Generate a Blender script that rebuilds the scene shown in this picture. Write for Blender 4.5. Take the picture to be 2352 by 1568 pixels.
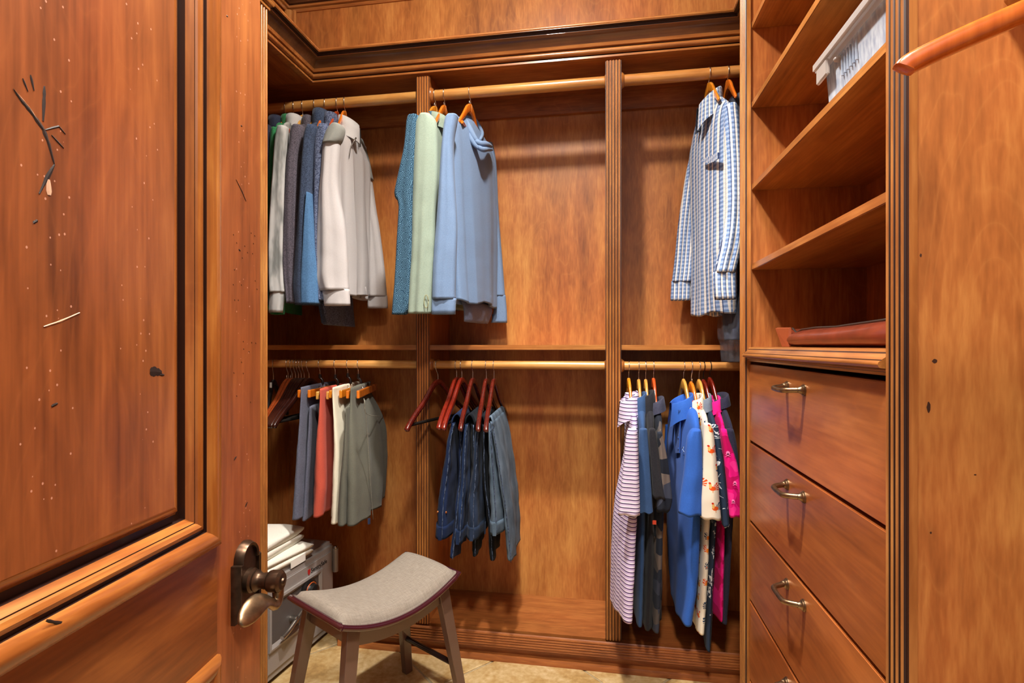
import bpy, math, random
from mathutils import Vector, noise as mnoise
C = bpy.context.scene.collection
PI = math.pi
for o in list(bpy.data.objects): bpy.data.objects.remove(o, do_unlink=True)

# ---------------- camera, world, lights, exposure ----------------
H = 1.15; TH = math.atan2(204.0, 1227.0); CT, ST = math.cos(TH), math.sin(TH)
F = 1227.0; CX = 1176.0; HY = 793.0
cd = bpy.data.cameras.new('camera'); cam = bpy.data.objects.new('camera', cd); C.objects.link(cam)
cam.location = (0, 0, H); cam.rotation_euler = (PI/2, 0, TH)
cd.sensor_width = 36.0; cd.lens = F/2352*36.0; cd.shift_y = (HY-784.0)/2352.0; cd.clip_start = 0.02
bpy.context.scene.camera = cam
sc = bpy.context.scene
sc.view_settings.view_transform = 'Standard'; sc.view_settings.look = 'None'
sc.view_settings.gamma = 1.0; sc.view_settings.use_curve_mapping = False
sc.view_settings.exposure = 0.0
w = bpy.data.worlds.new('ambient_fill'); sc.world = w; w.use_nodes = True  # even ambient fill added to soften the shade, not a hall lamp
w.node_tree.nodes['Background'].inputs[0].default_value = (1.0, 0.96, 0.92, 1)
w.node_tree.nodes['Background'].inputs[1].default_value = 0.22
def lamp(name, kind, loc, power, col, size, rot=(0,0,0), sy=None):
    l = bpy.data.lights.new(name, kind); o = bpy.data.objects.new(name, l); C.objects.link(o)
    o.location = loc; o.rotation_euler = rot; l.energy = power; l.color = col
    if kind == 'AREA':
        l.shape = 'RECTANGLE'; l.size = size; l.size_y = sy or size
    else: l.shadow_soft_size = size
    return o
KEY = (-0.22, 1.12, 2.70)
lamp('ceiling_bulb', 'POINT', KEY, 50.0, (1.0, 0.96, 0.91), 0.045)
sp_ = lamp('ceiling_downlight', 'SPOT', KEY, 175.0, (1.0, 0.96, 0.91), 0.045)
sp_.data.spot_size = math.radians(122); sp_.data.spot_blend = 1.0
en_ = lamp('entry_fill_spot', 'SPOT', (0.04, 0.10, 2.74), 230.0, (1.0, 0.94, 0.86), 0.12, (math.radians(12), 0, 0))  # unseen fill spot added to brighten the door, right panel and lower bays
en_.data.spot_size = math.radians(104); en_.data.spot_blend = 0.55
lamp('frontal_fill_area', 'AREA', (0.0, -1.2, 2.6), 9.0, (1.0, 0.96, 0.92), 1.2, (math.radians(50), 0, 0))  # soft frontal fill added behind the camera to lift shaded parts

# ---------------- pixel -> world helpers ----------------
def ray(u, v):
    a = (u-CX)/F
    return CT*a-ST, ST*a+CT, (HY-v)/F
def U(u, v, y):
    dx, dy, dz = ray(u, v); t = y/dy
    return Vector((dx*t, y, H+dz*t))
def UX(u, v, x):
    dx, dy, dz = ray(u, v); t = x/dx
    return Vector((x, dy*t, H+dz*t))
def UZ(u, v, z):
    dx, dy, dz = ray(u, v); t = (z-H)/dz
    return Vector((dx*t, dy*t, z))

# ---------------- materials ----------------
def lin(h):
    h = h.lstrip('#'); r = []
    for i in (0, 2, 4):
        c = int(h[i:i+2], 16)/255.0
        r.append(c/12.92 if c <= 0.04045 else ((c+0.055)/1.055)**2.4)
    return (r[0], r[1], r[2], 1.0)
class NT:
    def __init__(s, name):
        s.m = bpy.data.materials.new(name); s.m.use_nodes = True
        s.t = s.m.node_tree; s.b = s.t.nodes['Principled BSDF']
    def n(s, kind, **kw):
        nd = s.t.nodes.new('ShaderNode'+kind)
        for k, v in kw.items():
            if k in nd.inputs: nd.inputs[k].default_value = v
            else: setattr(nd, k, v)
        return nd
    def l(s, a, b): s.t.links.new(a, b)
    def math(s, op, a, b=None, c=None):
        nd = s.n('Math', operation=op)
        for i, x in enumerate((a, b, c)):
            if x is None: continue
            if hasattr(x, 'is_output'): s.l(x, nd.inputs[i])
            else: nd.inputs[i].default_value = x
        return nd.outputs[0]
    def mix(s, f, a, b, blend='MIX'):
        nd = s.n('Mix', data_type='RGBA', blend_type=blend)
        for i, x in ((0, f), (6, a), (7, b)):
            if hasattr(x, 'is_output'): s.l(x, nd.inputs[i])
            else: nd.inputs[i].default_value = x
        return nd.outputs[2]
    def ramp(s, f, stops, interp='LINEAR'):
        nd = s.n('ValToRGB'); e = nd.color_ramp.elements; nd.color_ramp.interpolation = interp
        while len(e) < len(stops): e.new(0.5)
        for i, (p, c) in enumerate(stops): e[i].position = p; e[i].color = c if len(c) == 4 else (*c, 1)
        s.l(f, nd.inputs[0]); return nd.outputs[0]
    def setp(s, **kw):
        for k, v in kw.items():
            k = k.replace('_', ' ')
            if hasattr(v, 'is_output'): s.l(v, s.b.inputs[k])
            else: s.b.inputs[k].default_value = v
    def bump(s, h, strength=0.2, dist=0.002):
        nd = s.n('Bump', Strength=strength, Distance=dist); s.l(h, nd.inputs['Height']); s.l(nd.outputs[0], s.b.inputs['Normal'])
    def coord(s, out='Object', scale=(1, 1, 1), loc=(0, 0, 0), rot=(0, 0, 0)):
        tc = s.n('TexCoord'); mp = s.n('Mapping')
        mp.inputs['Scale'].default_value = scale; mp.inputs['Location'].default_value = loc; mp.inputs['Rotation'].default_value = rot
        s.l(tc.outputs[out], mp.inputs['Vector']); return mp.outputs[0]
def wood(name, dark, mid, light, axis='z', rough=0.35, fine=0.3, blotch=0.35, coat=0.25, seed=0.0, figure=0.16, fleck=5.0, specks=False):
    k = NT(name); a = 'xyz'.index(axis)
    s1 = [9.0]*3; s1[a] = 0.9; s2 = [150.0]*3; s2[a] = fleck; s3 = [3.2]*3; s3[a] = 1.5
    loc = (seed, seed*1.7, seed*0.6)
    n1 = k.n('TexNoise', Scale=1.0, Detail=5.0, Distortion=0.9); k.l(k.coord('Object', s1, loc), n1.inputs['Vector'])
    n2 = k.n('TexNoise', Scale=1.0, Detail=3.0); k.l(k.coord('Object', s2, loc), n2.inputs['Vector'])
    n3 = k.n('TexNoise', Scale=1.0, Detail=3.0, Distortion=0.5); k.l(k.coord('Object', s3, loc), n3.inputs['Vector'])
    s4 = [6.5]*3; s4[a] = 1.9
    n4 = k.n('TexNoise', Scale=1.0, Detail=1.5, Distortion=0.6); k.l(k.coord('Object', s4, (loc[0]+3, loc[1], loc[2])), n4.inputs['Vector'])
    rings = k.math('PINGPONG', k.math('ADD', k.math('MULTIPLY', n4.outputs[0], 34.0), k.math('MULTIPLY', n1.outputs[0], 5.0)), 1.0)
    line = k.math('POWER', rings, 7.0)
    f = k.math('ADD', k.math('MULTIPLY', n1.outputs[0], 1.0-fine-blotch), k.math('ADD', k.math('MULTIPLY', n2.outputs[0], fine), k.math('MULTIPLY', n3.outputs[0], blotch)))
    n5 = k.n('TexNoise', Scale=1.0, Detail=4.0, Distortion=0.4); s5 = [38.0]*3; s5[a] = 9.0; k.l(k.coord('Object', s5, loc), n5.inputs['Vector'])
    f = k.math('ADD', k.math('MULTIPLY', f, 0.78), k.math('MULTIPLY', n5.outputs[0], 0.22))
    col = k.ramp(f, [(0.35, lin(dark)), (0.5, lin(mid)), (0.65, lin(light))])
    n6 = k.n('TexNoise', Scale=1.0, Detail=2.0); s6 = [5.0]*3; s6[a] = 1.1; k.l(k.coord('Object', s6, (loc[0]+9, loc[1], loc[2])), n6.inputs['Vector'])
    col = k.mix(1.0, col, k.ramp(n6.outputs[0], [(0.35, (1.0, 0.90, 0.86)), (0.65, (0.97, 1.04, 0.98))]), 'MULTIPLY')
    if specks:
        vo = k.n('TexVoronoi', Scale=95.0); k.l(k.coord('Object', (1, 1, 0.8), loc), vo.inputs['Vector'])
        sp2 = k.n('SeparateColor'); k.l(vo.outputs['Color'], sp2.inputs[0])
        col = k.mix(k.math('MULTIPLY', k.math('MULTIPLY', k.math('LESS_THAN', vo.outputs['Distance'], 0.10), k.math('GREATER_THAN', sp2.outputs[0], 0.6)), 0.55), col, lin('#e0a890'))
    col = k.mix(k.math('MULTIPLY', line, figure), col, lin(light))
    k.setp(Base_Color=col, Roughness=rough, Coat_Weight=coat, Coat_Roughness=0.22)
    k.b.inputs['Specular IOR Level'].default_value = 0.4
    k.bump(n2.outputs[0], 0.10, 0.001)
    return k.m
def plain(name, hexc, rough=0.5, metal=0.0, coat=0.0, spec=0.5, var=0.0, scale=60.0):
    k = NT(name); c = lin(hexc)
    if var:
        n = k.n('TexNoise', Scale=scale, Detail=3.0); k.l(k.coord(), n.inputs['Vector'])
        d = tuple(x*(1-var) for x in c[:3])+(1,); h = tuple(min(1, x*(1+var)) for x in c[:3])+(1,)
        k.setp(Base_Color=k.ramp(n.outputs[0], [(0.3, d), (0.7, h)]))
    else: k.setp(Base_Color=c)
    k.setp(Roughness=rough, Metallic=metal, Coat_Weight=coat); k.b.inputs['Specular IOR Level'].default_value = spec
    return k.m

# cabinet wood in three grain directions, trims, door
CAB = {a: wood('cabinet_maple_'+a, '#6a391b', '#98572b', '#bd783f', a, 0.38, coat=0.12, fleck=14.0, seed=i*3.1) for i, a in enumerate('xyz')}
PAN = {a: wood('panel_maple_'+a, '#7e4721', '#ae6a35', '#d2924e', a, 0.42, 0.25, 0.4, coat=0.08, figure=0.15, fleck=22.0, seed=7+i*2.0) for i, a in enumerate('xyz')}
TRIM = {a: wood('trim_maple_'+a, '#73401d', '#9e622f', '#c5894b', a, 0.30, 0.35, 0.25, coat=0.4, seed=13+i*2.0, figure=0.1) for i, a in enumerate('xyz')}
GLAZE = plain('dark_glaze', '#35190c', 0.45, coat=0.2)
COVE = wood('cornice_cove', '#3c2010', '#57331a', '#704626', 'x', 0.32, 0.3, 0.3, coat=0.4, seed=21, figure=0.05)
ROD = wood('rod_maple', '#99602f', '#c08446', '#d8a766', 'x', 0.28, 0.35, 0.2, coat=0.4, seed=25, figure=0.05)
DOORV = wood('door_alder', '#5e3018', '#8e4e28', '#b06a38', 'z', 0.34, 0.25, 0.35, coat=0.35, seed=31, figure=0.1, specks=True)
DOORH = wood('door_alder_rail', '#522812', '#7a411c', '#9e5c2a', 'y', 0.30, 0.25, 0.35, coat=0.5, seed=37, figure=0.1)
DOORM = wood('door_moulding', '#683517', '#955625', '#c3823f', 'z', 0.26, 0.3, 0.3, coat=0.5, seed=41, figure=0.05)
DOORMH = wood('door_moulding_rail', '#683517', '#955625', '#c3823f', 'y', 0.26, 0.3, 0.3, coat=0.5, seed=43, figure=0.05)
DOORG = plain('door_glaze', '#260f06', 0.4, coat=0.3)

# ---------------- mesh builder ----------------
class MB:
    def __init__(s): s.v = []; s.f = []; s.mi = []; s.uv = []
    def add(s, vs, fs, mi=0, uv=None):
        b = len(s.v); s.v += [Vector(p) for p in vs]
        s.uv += (uv if uv else [(0.0, 0.0)]*len(vs))
        for i, f in enumerate(fs):
            s.f.append([b+j for j in f]); s.mi.append(mi[i] if isinstance(mi, list) else mi)
        return s
    def box(s, lo, hi, bev=0.0, mi=0):
        x0, y0, z0 = lo; x1, y1, z1 = hi
        if bev <= 0:
            vs = [(x, y, z) for z in (z0, z1) for y in (y0, y1) for x in (x0, x1)]
            return s.add(vs, [(0, 2, 3, 1), (4, 5, 7, 6), (0, 1, 5, 4), (2, 6, 7, 3), (0, 4, 6, 2), (1, 3, 7, 5)], mi)
        import bmesh
        bm = bmesh.new(); bmesh.ops.create_cube(bm, size=1.0)
        for v in bm.verts: v.co = Vector(((x0+x1)/2+v.co.x*(x1-x0), (y0+y1)/2+v.co.y*(y1-y0), (z0+z1)/2+v.co.z*(z1-z0)))
        bmesh.ops.bevel(bm, geom=list(bm.edges), offset=bev, segments=2, affect='EDGES')
        bm.verts.index_update(); s.add([v.co.copy() for v in bm.verts], [[v.index for v in f.verts] for f in bm.faces], mi); bm.free(); return s
    def prism(s, prof, o, ex, ey, ez, L, mi=0, cap=True):
        # closed 2-D profile in (ex,ey) pushed along ez
        o, ex, ey, ez = Vector(o), Vector(ex), Vector(ey), Vector(ez); n = len(prof)
        vs = [o+ex*p[0]+ey*p[1] for p in prof]+[o+ex*p[0]+ey*p[1]+ez*L for p in prof]
        fs = [(i, (i+1) % n, n+(i+1) % n, n+i) for i in range(n)]
        m = list(mi) if isinstance(mi, list) else [mi]*n
        if cap: fs += [list(range(n-1, -1, -1)), list(range(n, 2*n))]; m += [0, 0]
        return s.add(vs, fs, m)
    def mould(s, prof, path, mi=0, side=1, closed=False):
        # (out,z) profile swept along a plan path with mitred corners; out = right of travel when side=1
        n = len(path); P = [Vector((p[0], p[1])) for p in path]; offs = []
        def nr(a, b):
            d = (b-a).normalized(); return Vector((d.y, -d.x))*side
        for i in range(n):
            ns = []
            if i > 0 or closed: ns.append(nr(P[i-1], P[i]))
            if i < n-1 or closed: ns.append(nr(P[i], P[(i+1) % n]))
            if len(ns) == 1: offs.append(ns[0])
            else:
                m = ns[0]+ns[1]; offs.append(m*(2.0/m.dot(m)) if m.dot(m) > 1e-6 else ns[0])
        k = len(prof); vs = []
        for i in range(n):
            for o_, z in prof: q = P[i]+offs[i]*o_; vs.append((q.x, q.y, z))
        fs = []; ms = []
        for i in range(n if closed else n-1):
            j = (i+1) % n
            for a in range(k-1):
                f = (i*k+a, j*k+a, j*k+a+1, i*k+a+1)
                fs.append(f if side == 1 else f[::-1]); ms.append(mi[a] if isinstance(mi, list) else mi)
        if not closed: fs += [list(range(k)), [(n-1)*k+a for a in range(k-1, -1, -1)]]; ms += [0, 0]
        return s.add(vs, fs, ms)
    def tube(s, pts, r, n=8, mi=0, cap=True):
        pts = [Vector(p) for p in pts]; m = len(pts); rs = r if isinstance(r, (list, tuple)) else [r]*m
        ups = None; vs = []
        for i, p in enumerate(pts):
            d = (pts[min(i+1, m-1)]-pts[max(i-1, 0)]).normalized()
            if ups is None:
                ups = d.orthogonal().normalized()
            ups = (ups-d*ups.dot(d)).normalized(); b = d.cross(ups)
            for j in range(n):
                a = 2*PI*j/n; vs.append(p+(ups*math.cos(a)+b*math.sin(a))*rs[i])
        fs = [(i*n+j, i*n+(j+1) % n, (i+1)*n+(j+1) % n, (i+1)*n+j) for i in range(m-1) for j in range(n)]
        if cap: fs += [list(range(n-1, -1, -1)), [(m-1)*n+j for j in range(n)]]
        return s.add(vs, fs, mi)
    def lathe(s, prof, o, ax, n=20, mi=0):
        # prof = (distance along axis, radius)
        o = Vector(o); ax = Vector(ax).normalized(); e1 = ax.orthogonal().normalized(); e2 = ax.cross(e1); k = len(prof)
        vs = [o+ax*p[0]+(e1*math.cos(2*PI*j/n)+e2*math.sin(2*PI*j/n))*p[1] for p in prof for j in range(n)]
        fs = [(i*n+j, i*n+(j+1) % n, (i+1)*n+(j+1) % n, (i+1)*n+j) for i in range(k-1) for j in range(n)]
        fs += [list(range(n-1, -1, -1)), [(k-1)*n+j for j in range(n)]]
        return s.add(vs, fs, mi)
    def build(s, name, mats, parent=None, smooth=False, solid=None, auto=None):
        me = bpy.data.meshes.new(name); off = Vector((0, 0, 0))
        if parent is not None:
            q = parent
            while q is not None: off += q.location; q = q.parent
        me.from_pydata([tuple(p-off) for p in s.v], [], s.f)
        for m in (mats if isinstance(mats, (list, tuple)) else [mats]): me.materials.append(m)
        me.polygons.foreach_set('material_index', s.mi)
        ul = me.uv_layers.new(name='UVMap')
        for lp in me.loops: ul.data[lp.index].uv = s.uv[lp.vertex_index]
        import bmesh
        bm = bmesh.new(); bm.from_mesh(me); bmesh.ops.recalc_face_normals(bm, faces=bm.faces)
        bm.to_mesh(me); bm.free()
        if smooth: me.polygons.foreach_set('use_smooth', [True]*len(me.polygons))
        me.update()
        o = bpy.data.objects.new(name, me); C.objects.link(o)
        if parent is not None: o.parent = parent
        if smooth and auto: 
            me.set_sharp_from_angle(angle=math.radians(auto))
        if solid: 
            md = o.modifiers.new('thickness', 'SOLIDIFY'); md.thickness = solid; md.offset = -1
        return o
def thing(name, loc, label=None, cat=None, group=None, kind=None):
    o = bpy.data.objects.new(name, None); C.objects.link(o); o.location = loc; o.empty_display_size = 0.05
    return tag(o, label, cat, group, kind)
def tag(o, label=None, cat=None, group=None, kind=None):
    if label: o['label'] = label
    if cat: o['category'] = cat
    if group: o['group'] = group
    if kind: o['kind'] = kind
    return o

# ---------------- room shell ----------------
def shell(name, lo, hi, m, lab, cat):
    return tag(MB().box(lo, hi).build(name, m), lab, cat, kind='structure')
BACK = 2.215; XL = -1.39; XR = 0.72; ZC = 2.78
shell('wall_back', (XL-0.05, BACK+0.012, 0), (XR+0.05, BACK+0.06, ZC), PAN['z'], 'wood panelled back wall of the closet above the cornice', 'wall')
shell('wall_left', (XL-0.06, 0.0, 0), (XL-0.018, BACK+0.012, ZC), PAN['z'], 'wood panelled left wall behind the safe', 'wall')
shell('wall_right', (XR+0.05, 0.0, 0), (XR+0.09, BACK+0.012, ZC), PAN['z'], 'wood panelled right wall behind the drawer tower', 'wall')
shell('ceiling', (XL-0.05, -0.3, ZC), (XR+0.05, BACK+0.06, ZC+0.04), plain('ceiling_paint', '#e2cda8', 0.7), 'closet ceiling above the crown moulding', 'ceiling')

# floor: grout bed plus separate travertine tiles laid on the diagonal
k = NT('travertine'); oi = k.n('ObjectInfo')
off = k.n('VectorMath', operation='SCALE'); k.l(oi.outputs['Random'], off.inputs['Scale']); off.inputs[0].default_value = (9, 7, 5)
tc = k.n('TexCoord'); ad = k.n('VectorMath', operation='ADD'); k.l(tc.outputs['Object'], ad.inputs[0]); k.l(off.outputs[0], ad.inputs[1])
n1 = k.n('TexNoise', Scale=7.0, Detail=8.0, Roughness=0.65, Distortion=0.6); k.l(ad.outputs[0], n1.inputs['Vector'])
n2 = k.n('TexNoise', Scale=60.0, Detail=4.0); k.l(ad.outputs[0], n2.inputs['Vector'])
f = k.math('ADD', k.math('MULTIPLY', n1.outputs[0], 0.7), k.math('MULTIPLY', n2.outputs[0], 0.3))
k.setp(Base_Color=k.ramp(f, [(0.3, lin('#87653a')), (0.45, lin('#b2905a')), (0.58, lin('#cbb182')), (0.7, lin('#dccdaa'))]), Roughness=0.42)
k.bump(f, 0.25, 0.002); TRAV = k.m
GROUT = plain('grout', '#a89777', 0.9, var=0.15, scale=200)
fl = tag(MB().box((XL-0.05, -0.3, -0.04), (XR+0.05, BACK+0.06, -0.004)).build('floor', GROUT), 'tan travertine floor laid on the diagonal', 'floor', kind='structure')
A = UZ(1041, 1558, 0); B = UZ(1123, 1521, 0); ang = math.atan2(B.y-A.y, B.x-A.x)
E1 = Vector((math.cos(ang), math.sin(ang), 0)); E2 = Vector((-E1.y, E1.x, 0)); TS = 0.46
rnd = random.Random(4)
for i in range(-5, 6):
    for j in range(-6, 6):
        c = A+E1*((i+0.35)*TS)+E2*((j+0.5)*TS)
        if not (XL+0.05 < c.x < XR and 0.1 < c.y < BACK-0.05): continue
        h = TS/2-0.004; z1 = rnd.uniform(-0.0006, 0.0006)
        P = [c+E1*a+E2*b for a, b in ((-h, -h), (h, -h), (h, h), (-h, h))]
        Q = [c+E1*a+E2*b for a, b in ((-h+.004, -h+.004), (h-.004, -h+.004), (h-.004, h-.004), (-h+.004, h-.004))]
        m = MB(); m.add([(p.x, p.y, -0.006) for p in P]+[(p.x, p.y, z1-0.002) for p in P]+[(p.x, p.y, z1) for p in Q],
              [(0, 1, 5, 4), (1, 2, 6, 5), (2, 3, 7, 6), (3, 0, 4, 7), (4, 5, 9, 8), (5, 6, 10, 9), (6, 7, 11, 10), (7, 4, 8, 11), (8, 9, 10, 11)])
        m.build('tile', TRAV, fl)

# ---------------- reeded pilaster profile ----------------
def reed_prof(W, D, n=5, g=0.0022, gd=0.005):
    # x across the face, y outwards; back at y=-D
    rw = (W-g*(n+1))/n; pts = [(0, -D), (W, -D), (W, -gd)]
    for r in range(n):
        x0 = W-g-r*(rw+g)
        for q in range(6):
            a = PI*q/5; pts.append((x0-rw/2+rw/2*math.cos(a), -gd+gd*math.sin(a)))
    return pts+[(0, -gd)]
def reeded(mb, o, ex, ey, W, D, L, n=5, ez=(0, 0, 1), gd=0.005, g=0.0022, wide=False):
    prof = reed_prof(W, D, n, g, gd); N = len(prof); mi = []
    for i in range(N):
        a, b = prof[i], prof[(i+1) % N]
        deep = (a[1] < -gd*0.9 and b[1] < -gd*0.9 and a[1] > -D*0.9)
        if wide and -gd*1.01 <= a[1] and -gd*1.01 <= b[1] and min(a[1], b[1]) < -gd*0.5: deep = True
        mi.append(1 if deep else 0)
    mb.prism(prof, o, ex, ey, ez, L, mi)

# ---------------- back wardrobe ----------------
FY = 1.92; ZB = 0.107; ZT = 2.176
wr = thing('hanging_wardrobe', (-0.3, FY, 0), 'built-in wooden wardrobe of three double-hung bays along the back wall', 'wardrobe')
MB().box((XL, BACK, 0.0), (XR, BACK+0.012, ZT)).build('back_panel', PAN['z'], wr)
MB().box((-1.0, FY+0.01, ZB-0.02), (XR, BACK, ZB), 0.0).build('bottom_shelf', CAB['x'], wr)
MB().box((XL, 1.925, ZT), (XR, BACK, ZT+0.02)).build('soffit', CAB['x'], wr)
MB().box((XL, BACK-0.018, ZT-0.075), (-0.66, BACK, ZT)).box((-0.66, BACK-0.018, ZT-0.075), (XR, BACK, ZT)).build('rail', CAB['x'], wr)
PX = [(-0.6855, -0.635), (0.0166, 0.0712)]
for x0, x1 in PX:
    m = MB(); reeded(m, (x0, FY, ZB), (1, 0, 0), (0, -1, 0), x1-x0, 0.02, 2.158-ZB)
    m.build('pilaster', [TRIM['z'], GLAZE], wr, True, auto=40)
    MB().box((x0+0.012, FY+0.02, ZB), (x1-0.004, BACK, ZT)).build('divider', CAB['z'], wr)
bays = [(XL+0.02, PX[0][0]+0.012), (PX[0][1]-0.004, PX[1][0]+0.012), (PX[1][1]-0.004, XR)]
ZS = 1.1515
for x0, x1 in bays:
    MB().box((x0, FY+0.012, ZS-0.019), (x1, BACK, ZS), 0.002).build('shelf', TRIM['x'], wr)
RY = 1.955; RZU = 2.099; RZL = 1.077; RRU = 0.0195; RRL = 0.0155
for zr, rr in ((RZU, RRU), (RZL, RRL)):
    for x0, x1 in bays:
        m = MB(); m.tube([(x0+0.002, RY, zr), ((x0+x1)/2, RY, zr), (x1-0.002, RY, zr)], rr, 20)
        r = m.build('clothes_rod', ROD, wr, True, auto=50)
        for xx, s in ((x0, 1), (x1, -1)):
            MB().lathe([(0, rr+0.009), (0.005, rr+0.010), (0.010, rr+0.007), (0.014, rr+0.003), (0.016, rr+0.001)], (xx, RY, zr), (s, 0, 0)).build('rod_socket', TRIM['z'], r, True, auto=50)
# plinth with reeded band, recess and shoe
pr = [(0.0, ZB-0.001)]
for i in range(5):
    zc = ZB-0.004-0.0092*i
    for q in range(6):
        a = PI*q/5; pr.append((0.002+0.004*math.sin(a), zc-0.0046+0.0046*math.cos(a)))
pr += [(0.004, 0.052), (-0.014, 0.050), (-0.016, 0.022), (0.0, 0.020), (0.004, 0.012), (0.004, 0.0)]
mi = [0]*(len(pr)-1)
m = MB(); m.mould([(o_+0.012, z) for o_, z in pr], [(-0.995, FY+0.004), (XR-0.22, FY+0.004)], mi); 
m.add([], []); m.build('plinth', [CAB['x'], GLAZE], wr, True, auto=35)
MB().box((-1.0, FY+0.012, 0.0), (XR, FY+0.03, ZB-0.02)).build('plinth_backing', CAB['x'], wr)

# ---------------- cornice, crown and corner trims ----------------
def arc(cx, cz, r, a0, a1, n=6): return [(cx+r*math.cos(math.radians(a0+(a1-a0)*i/n)), cz+r*math.sin(math.radians(a0+(a1-a0)*i/n))) for i in range(n+1)]
cor = [(-0.02, ZT-0.004), (0.003, ZT-0.004), (0.003, ZT+0.003), (0.000, ZT+0.004), (0.000, ZT+0.008)]
i0 = len(cor); cor += arc(0.003, ZT+0.0175, 0.0095, -90, 90); cor += [(0.001, ZT+0.0275), (0.001, ZT+0.032), (0.010, ZT+0.033)]
i1 = len(cor); cor += [(0.014, ZT+0.043), (0.020, ZT+0.052), (0.028, ZT+0.060), (0.037, ZT+0.066), (0.044, ZT+0.069)]
i2 = len(cor); cor += [(0.046, ZT+0.070), (0.046, ZT+0.073), (0.049, ZT+0.074), (0.049, ZT+0.078), (0.060, ZT+0.079)]
i3 = len(cor); cor += arc(0.057, ZT+0.085, 0.006, -60, 90); cor += [(-0.25, ZT+0.092)]
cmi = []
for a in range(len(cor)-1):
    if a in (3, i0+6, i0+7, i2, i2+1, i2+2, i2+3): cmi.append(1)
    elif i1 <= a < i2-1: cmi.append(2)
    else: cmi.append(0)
cpath = [(-1.0, 0.6), (-1.0, 1.487), (-1.107, 1.487), (-1.107, 1.925), (0.495, 1.925), (0.495, 1.70)]
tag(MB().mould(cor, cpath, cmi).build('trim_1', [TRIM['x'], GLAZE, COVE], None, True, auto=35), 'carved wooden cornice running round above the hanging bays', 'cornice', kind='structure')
zc0 = 2.655
crown = [(0.0, zc0), (0.006, zc0), (0.008, zc0+0.012), (0.004, zc0+0.014), (0.014, zc0+0.018), (0.016, zc0+0.026), (0.024, zc0+0.03), (0.034, zc0+0.05), (0.055, zc0+0.072), (0.06, zc0+0.08), (0.066, zc0+0.082), (0.07, zc0+0.10), (0.07, ZC)]
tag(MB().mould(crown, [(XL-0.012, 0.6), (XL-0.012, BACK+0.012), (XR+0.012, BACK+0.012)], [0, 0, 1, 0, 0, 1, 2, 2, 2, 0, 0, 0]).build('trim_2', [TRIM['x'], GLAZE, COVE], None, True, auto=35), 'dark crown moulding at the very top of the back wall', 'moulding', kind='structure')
m = MB(); m.prism([(0, 0), (0.045, 0), (0.045, -0.012), (0.036, -0.016), (0.03, -0.012), (0.024, -0.022), (0.012, -0.026), (0, -0.026)], (XL-0.012, BACK+0.012, ZT+0.09), (1, 0, 0), (0, 1, 0), (0, 0, 1), zc0-ZT-0.09+0.004)
tag(m.build('trim_3', TRIM['z'], None, True, auto=30), 'upright corner bead in the upper left corner above the cornice', 'moulding', kind='structure')

# left tower stile beside the door edge, and the left bay behind it
lt = thing('linen_tower', (-1.0, 1.487, 0), 'wooden tower with a pale reeded stile seen just past the door edge', 'cabinet')
m = MB(); reeded(m, (-1.0, 1.415, 0.0), (0, 1, 0), (1, 0, 0), 0.072, 0.02, ZT-0.004, 6)
m.build('stile', [TRIM['z'], GLAZE], lt, True, auto=40)
MB().box((XL, 1.465, 0.0), (-1.02, 1.484, ZT)).build('side_panel', CAB['z'], lt)
MB().box((XL, 1.0, ZT), (-1.0, 1.487, ZT+0.02)).build('top_panel', CAB['y'], lt)
lb = thing('left_wardrobe', (-1.2, 1.6, 0), 'shallow left bay with a panelled soffit above the safe', 'wardrobe')
MB().box((XL-0.012, 1.487, 0.0), (XL, BACK, ZT)).build('back_panel', PAN['z'], lb)
MB().box((XL, 1.487, ZT), (-1.107, 1.925, ZT+0.02)).build('soffit', CAB['y'], lb)
# ---------------- right drawer tower ----------------
TX = 0.40; YF0, YF1 = 1.590, 1.657; YN0, YN1 = 0.789, 0.846
tw = thing('drawer_tower', (TX, 1.22, 0), 'tall wooden tower with open shelves above a stack of plain drawers', 'cabinet')
for y0, y1 in ((YF0, YF1), (YN0, YN1)):
    m = MB(); reeded(m, (TX, y1, 0.0), (0, -1, 0), (-1, 0, 0), y1-y0, 0.0155, ZC, 4, gd=0.0052, g=0.0062, wide=True)
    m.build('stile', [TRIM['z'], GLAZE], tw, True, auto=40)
MB().box((TX+0.0155, YF0+0.006, 0), (XR, YF1-0.004, ZC)).build('side_panel', CAB['z'], tw)
MB().box((TX+0.0135, YN0+0.0105, 0), (XR, YN1-0.01, ZC)).build('side_panel', PAN['z'], tw)
MB().box((XR-0.004, YN1-0.01, 0), (XR+0.008, YF0+0.006, ZC)).build('back_panel', CAB['z'], tw)
SHZ = [1.362, 1.586, 1.817, 2.041, 2.270]
for z in SHZ:
    MB().box((TX+0.019, YN1-0.009, z), (XR-0.004, YF0+0.005, z+0.0175), 0.0015).build('shelf', TRIM['y'], tw)
MB().box((TX+0.019, YN1-0.009, 1.118), (XR-0.004, YF0+0.005, 1.1455)).build('counter', CAB['y'], tw)
ct = [(0.0, 1.1455), (0.006, 1.1450), (0.008, 1.1405), (0.011, 1.138), (0.014, 1.133), (0.019, 1.1295), (0.0195, 1.128)] + arc(0.019, 1.1225, 0.0055, 90, -90, 6) + [(0.012, 1.1165), (0.013, 1.112), (0.008, 1.1105), (0.008, 1.106), (0.0, 1.106)]
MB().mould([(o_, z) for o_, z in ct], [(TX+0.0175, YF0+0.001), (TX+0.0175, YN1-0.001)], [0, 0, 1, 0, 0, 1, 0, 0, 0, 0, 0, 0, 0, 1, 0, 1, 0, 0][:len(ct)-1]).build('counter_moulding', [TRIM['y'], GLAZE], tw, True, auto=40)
BRASS = plain('antique_brass', '#8a7358', 0.32, 0.95, var=0.25, scale=90)
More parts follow.
